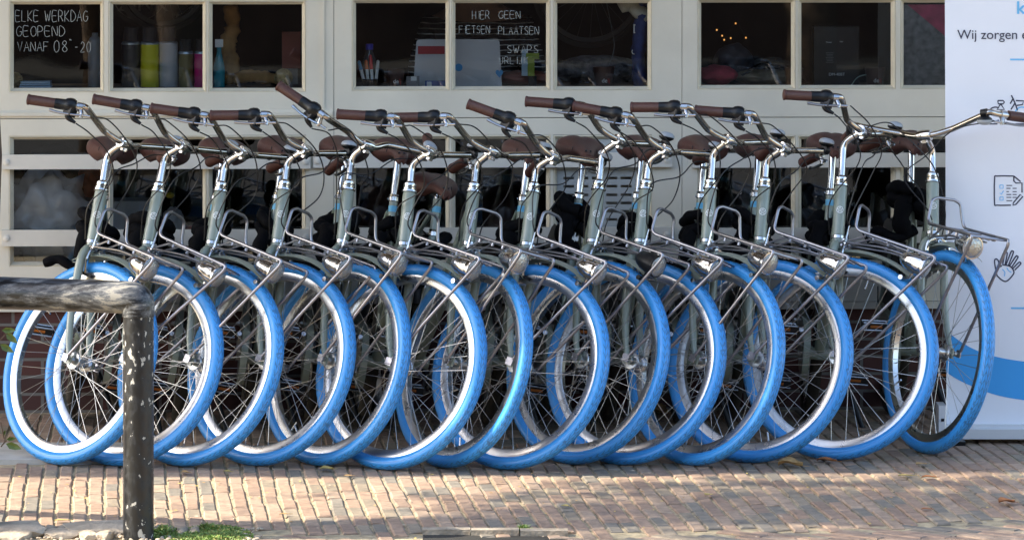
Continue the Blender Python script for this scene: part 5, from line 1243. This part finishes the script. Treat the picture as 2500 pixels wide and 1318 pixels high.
# ------------------------------------------------------------------ trees: one at the left edge, others out of the picture that shade and mirror
M['bark'] = mat('brown_bark', (.09, .06, .04), .9, var=.5, vscale=18, bump=1, bscale=40)
M['barky'] = mat('yellow_brown_bark', (.34, .21, .07), .85, var=.6, vscale=25, bump=.8, bscale=50)
M['leafg'] = mat('green_leaves', (.06, .11, .025), .55, var=.4, vscale=4)
def tree(name, x, y, h, r0, crown, nleaf, seed, label, bark='bark', lsize=.07, gaps=.0):
    from mathutils import noise
    rr = random.Random(seed); root = empty(name, (x, y, 0)); mb = MB()
    pts = [Vector((rr.gauss(0, .012)*k, rr.gauss(0, .012)*k, h*k/8)) for k in range(9)]; mb.tube(pts, [r0*(1.15-.75*k/8) for k in range(9)], 14)
    (cx, cy, cz), (rx, ry, rz) = crown
    tips = []
    for k in range(16):
        s = pts[4+k % 5]; tpt = Vector((cx+rr.gauss(0, rx*.45), cy+rr.gauss(0, ry*.45), cz+rr.uniform(-.6, .8)*rz)); mid = s.lerp(tpt, .5)+Vector((0, 0, .15)); mb.tube([s, mid, tpt], [r0*.35, r0*.2, r0*.07], 7); tips.append(tpt)
    mb.build('trunk', M[bark], root, 60); mb = MB(); cl = [Vector((rr.uniform(-1, 1), rr.uniform(-1, 1), rr.uniform(-1, 1))) for _ in range(70)]; cl = [c for c in cl if c.length < 1]; cnt = 0
    while cnt < nleaf:
        c = rr.choice(cl); p = Vector((c.x+rr.gauss(0, .13), c.y+rr.gauss(0, .13), c.z+rr.gauss(0, .13))); w = Vector((cx+p.x*rx, cy+p.y*ry, cz+p.z*rz))
        if gaps and noise.noise(Vector((w.x*.6+seed, (w.y-y)*4.5, w.z*.6))) < gaps-.5: cnt += 1; continue
        a = Vector((rr.gauss(0, 1), rr.gauss(0, 1), rr.gauss(0, 1))).normalized(); b = a.cross(Vector((rr.gauss(0, 1), rr.gauss(0, 1), rr.gauss(0, 1)))).normalized(); s = lsize*rr.uniform(.6, 1.2)
        mb.add([w-a*s*.5, w+b*s*.28, w+a*s*.5, w-b*s*.28], [(0, 1, 2, 3)]); cnt += 1
    mb.build('crown', M['leafg'], root, 0); tag(root, label, 'tree'); return root
tree('street_tree', -1.655, 12.92, 4.6, .072, ((-2.6, -.2, 5.0), (2.4, 1.0, 1.1)), 5200, 12, 'brown tree trunk at the left edge of the picture', lsize=.09)
# a leafy shoot on that trunk
tr = [o for o in bpy.data.objects if o.name == 'street_tree'][0]
mb = MB(); mb2 = MB()
def leafat(mb2, p, d, L_, W_):
    p = Vector(p); d = Vector(d).normalized(); n_ = d.cross(Vector((0, 1, 0))).normalized()
    vs = [p, p+d*L_*.3+n_*W_*.5+Vector((0, -.004, 0)), p+d*L_*.65+n_*W_*.42, p+d*L_, p+d*L_*.65-n_*W_*.42, p+d*L_*.3-n_*W_*.5+Vector((0, -.004, 0)), p+d*L_*.5+Vector((0, .006, 0))]
    mb2.add(vs, [(0, 1, 6), (1, 2, 6), (2, 3, 6), (3, 4, 6), (4, 5, 6), (5, 0, 6)])
def tl(px, py): return at(px, py, 12.86)-Vector((-1.655, 12.92, 0))
for (a, b) in (((2, 1030), (10, 1070)), ((2, 1090), (16, 1074)), ((0, 830), (18, 812))):
    mb.tube([tl(*a), tl(*b)], .0022, 6)
for (px, py, dx, dz, L_) in ((16, 1072, 1, .12, .030), (14, 1082, 1, -.35, .052), (14, 812, 1, -.9, .050), (4, 806, 1, .0, .045), (0, 840, 1, -.6, .05), (8, 1064, .3, 1, .02)): leafat(mb2, tl(px, py), (dx, 0, dz), L_, L_*.42)
mb.build('twig', M['bark'], tr, 60); mb2.build('leaves', mat('olive_leaf', (.09, .13, .03), .5), tr, 0)
tree('tree', -5.2, 12.6, 4.2, .10, ((0.2, .40, 4.9), (1.4, .62, .9)), 7500, 31, 'leafy street tree left of the picture shading the right of the paving', gaps=.46, lsize=.08)
tree('sapling', -2.36, 10.0, 4.2, .032, ((0, 0, 4.9), (.7, .7, .6)), 900, 5, 'thin yellow barked sapling mirrored in the upper left pane', bark='barky')
for k, (x, y) in enumerate(((-7, -9), (-1.5, -11), (4.5, -8))):
    tree('tree', x, y, 5.5, .20, ((0, 0, 5.2), (2.8, 2.2, 3.2)), 5200, 70+k, ['tall tree across the street at the left, mirrored in the panes', 'tall tree across the street in the middle, mirrored in the panes', 'tall tree across the street at the right, mirrored in the panes'][k], lsize=.28)
o = MB().box2((-22, -17, 0), (22, -14, 9)).build('house_row', mat('dark_brick_houses', (.07, .04, .03), .8, var=.4, vscale=1.5), None, 0); tag(o, 'row of dark brick houses across the street, behind the viewer', 'houses')
# unseen box added high up on the left to shade the bicycles
mb = MB(); mb.box2((-6.2, 13.80, 3.1), (-4.5, 15.8, 6.8)); blocker = mb.build('sun_blocker', mat('grey_blocker_paint', (.35, .34, .31), .6), None, 0); tag(blocker, 'unseen grey box added high up on the left to block the sun', 'sun blocker')
mb = MB()
for k in range(3): mb.box2((-6.1+k*.55, 13.77, 3.9), (-5.65+k*.55, 13.798, 6.2))
mb.build('blocker_panels', M['black'], blocker, 0)  # dark panels on the added sun-blocking box

mb = MB(); mb.box2((-3.3, 14.35, 2.78), (3.6, 15.76, 2.90)); cn = mb.build('canopy', mat('dark_canopy_paint', (.20, .19, .17), .7), None, 0); tag(cn, 'shallow flat canopy over the shop front, above the picture', 'canopy')
mb = MB()
for k in range(24): mb.box2((-3.2+k*.29, 14.37, 2.765), (-3.05+k*.29, 15.74, 2.779))
mb.build('soffit_boards', M['room'], cn, 0)
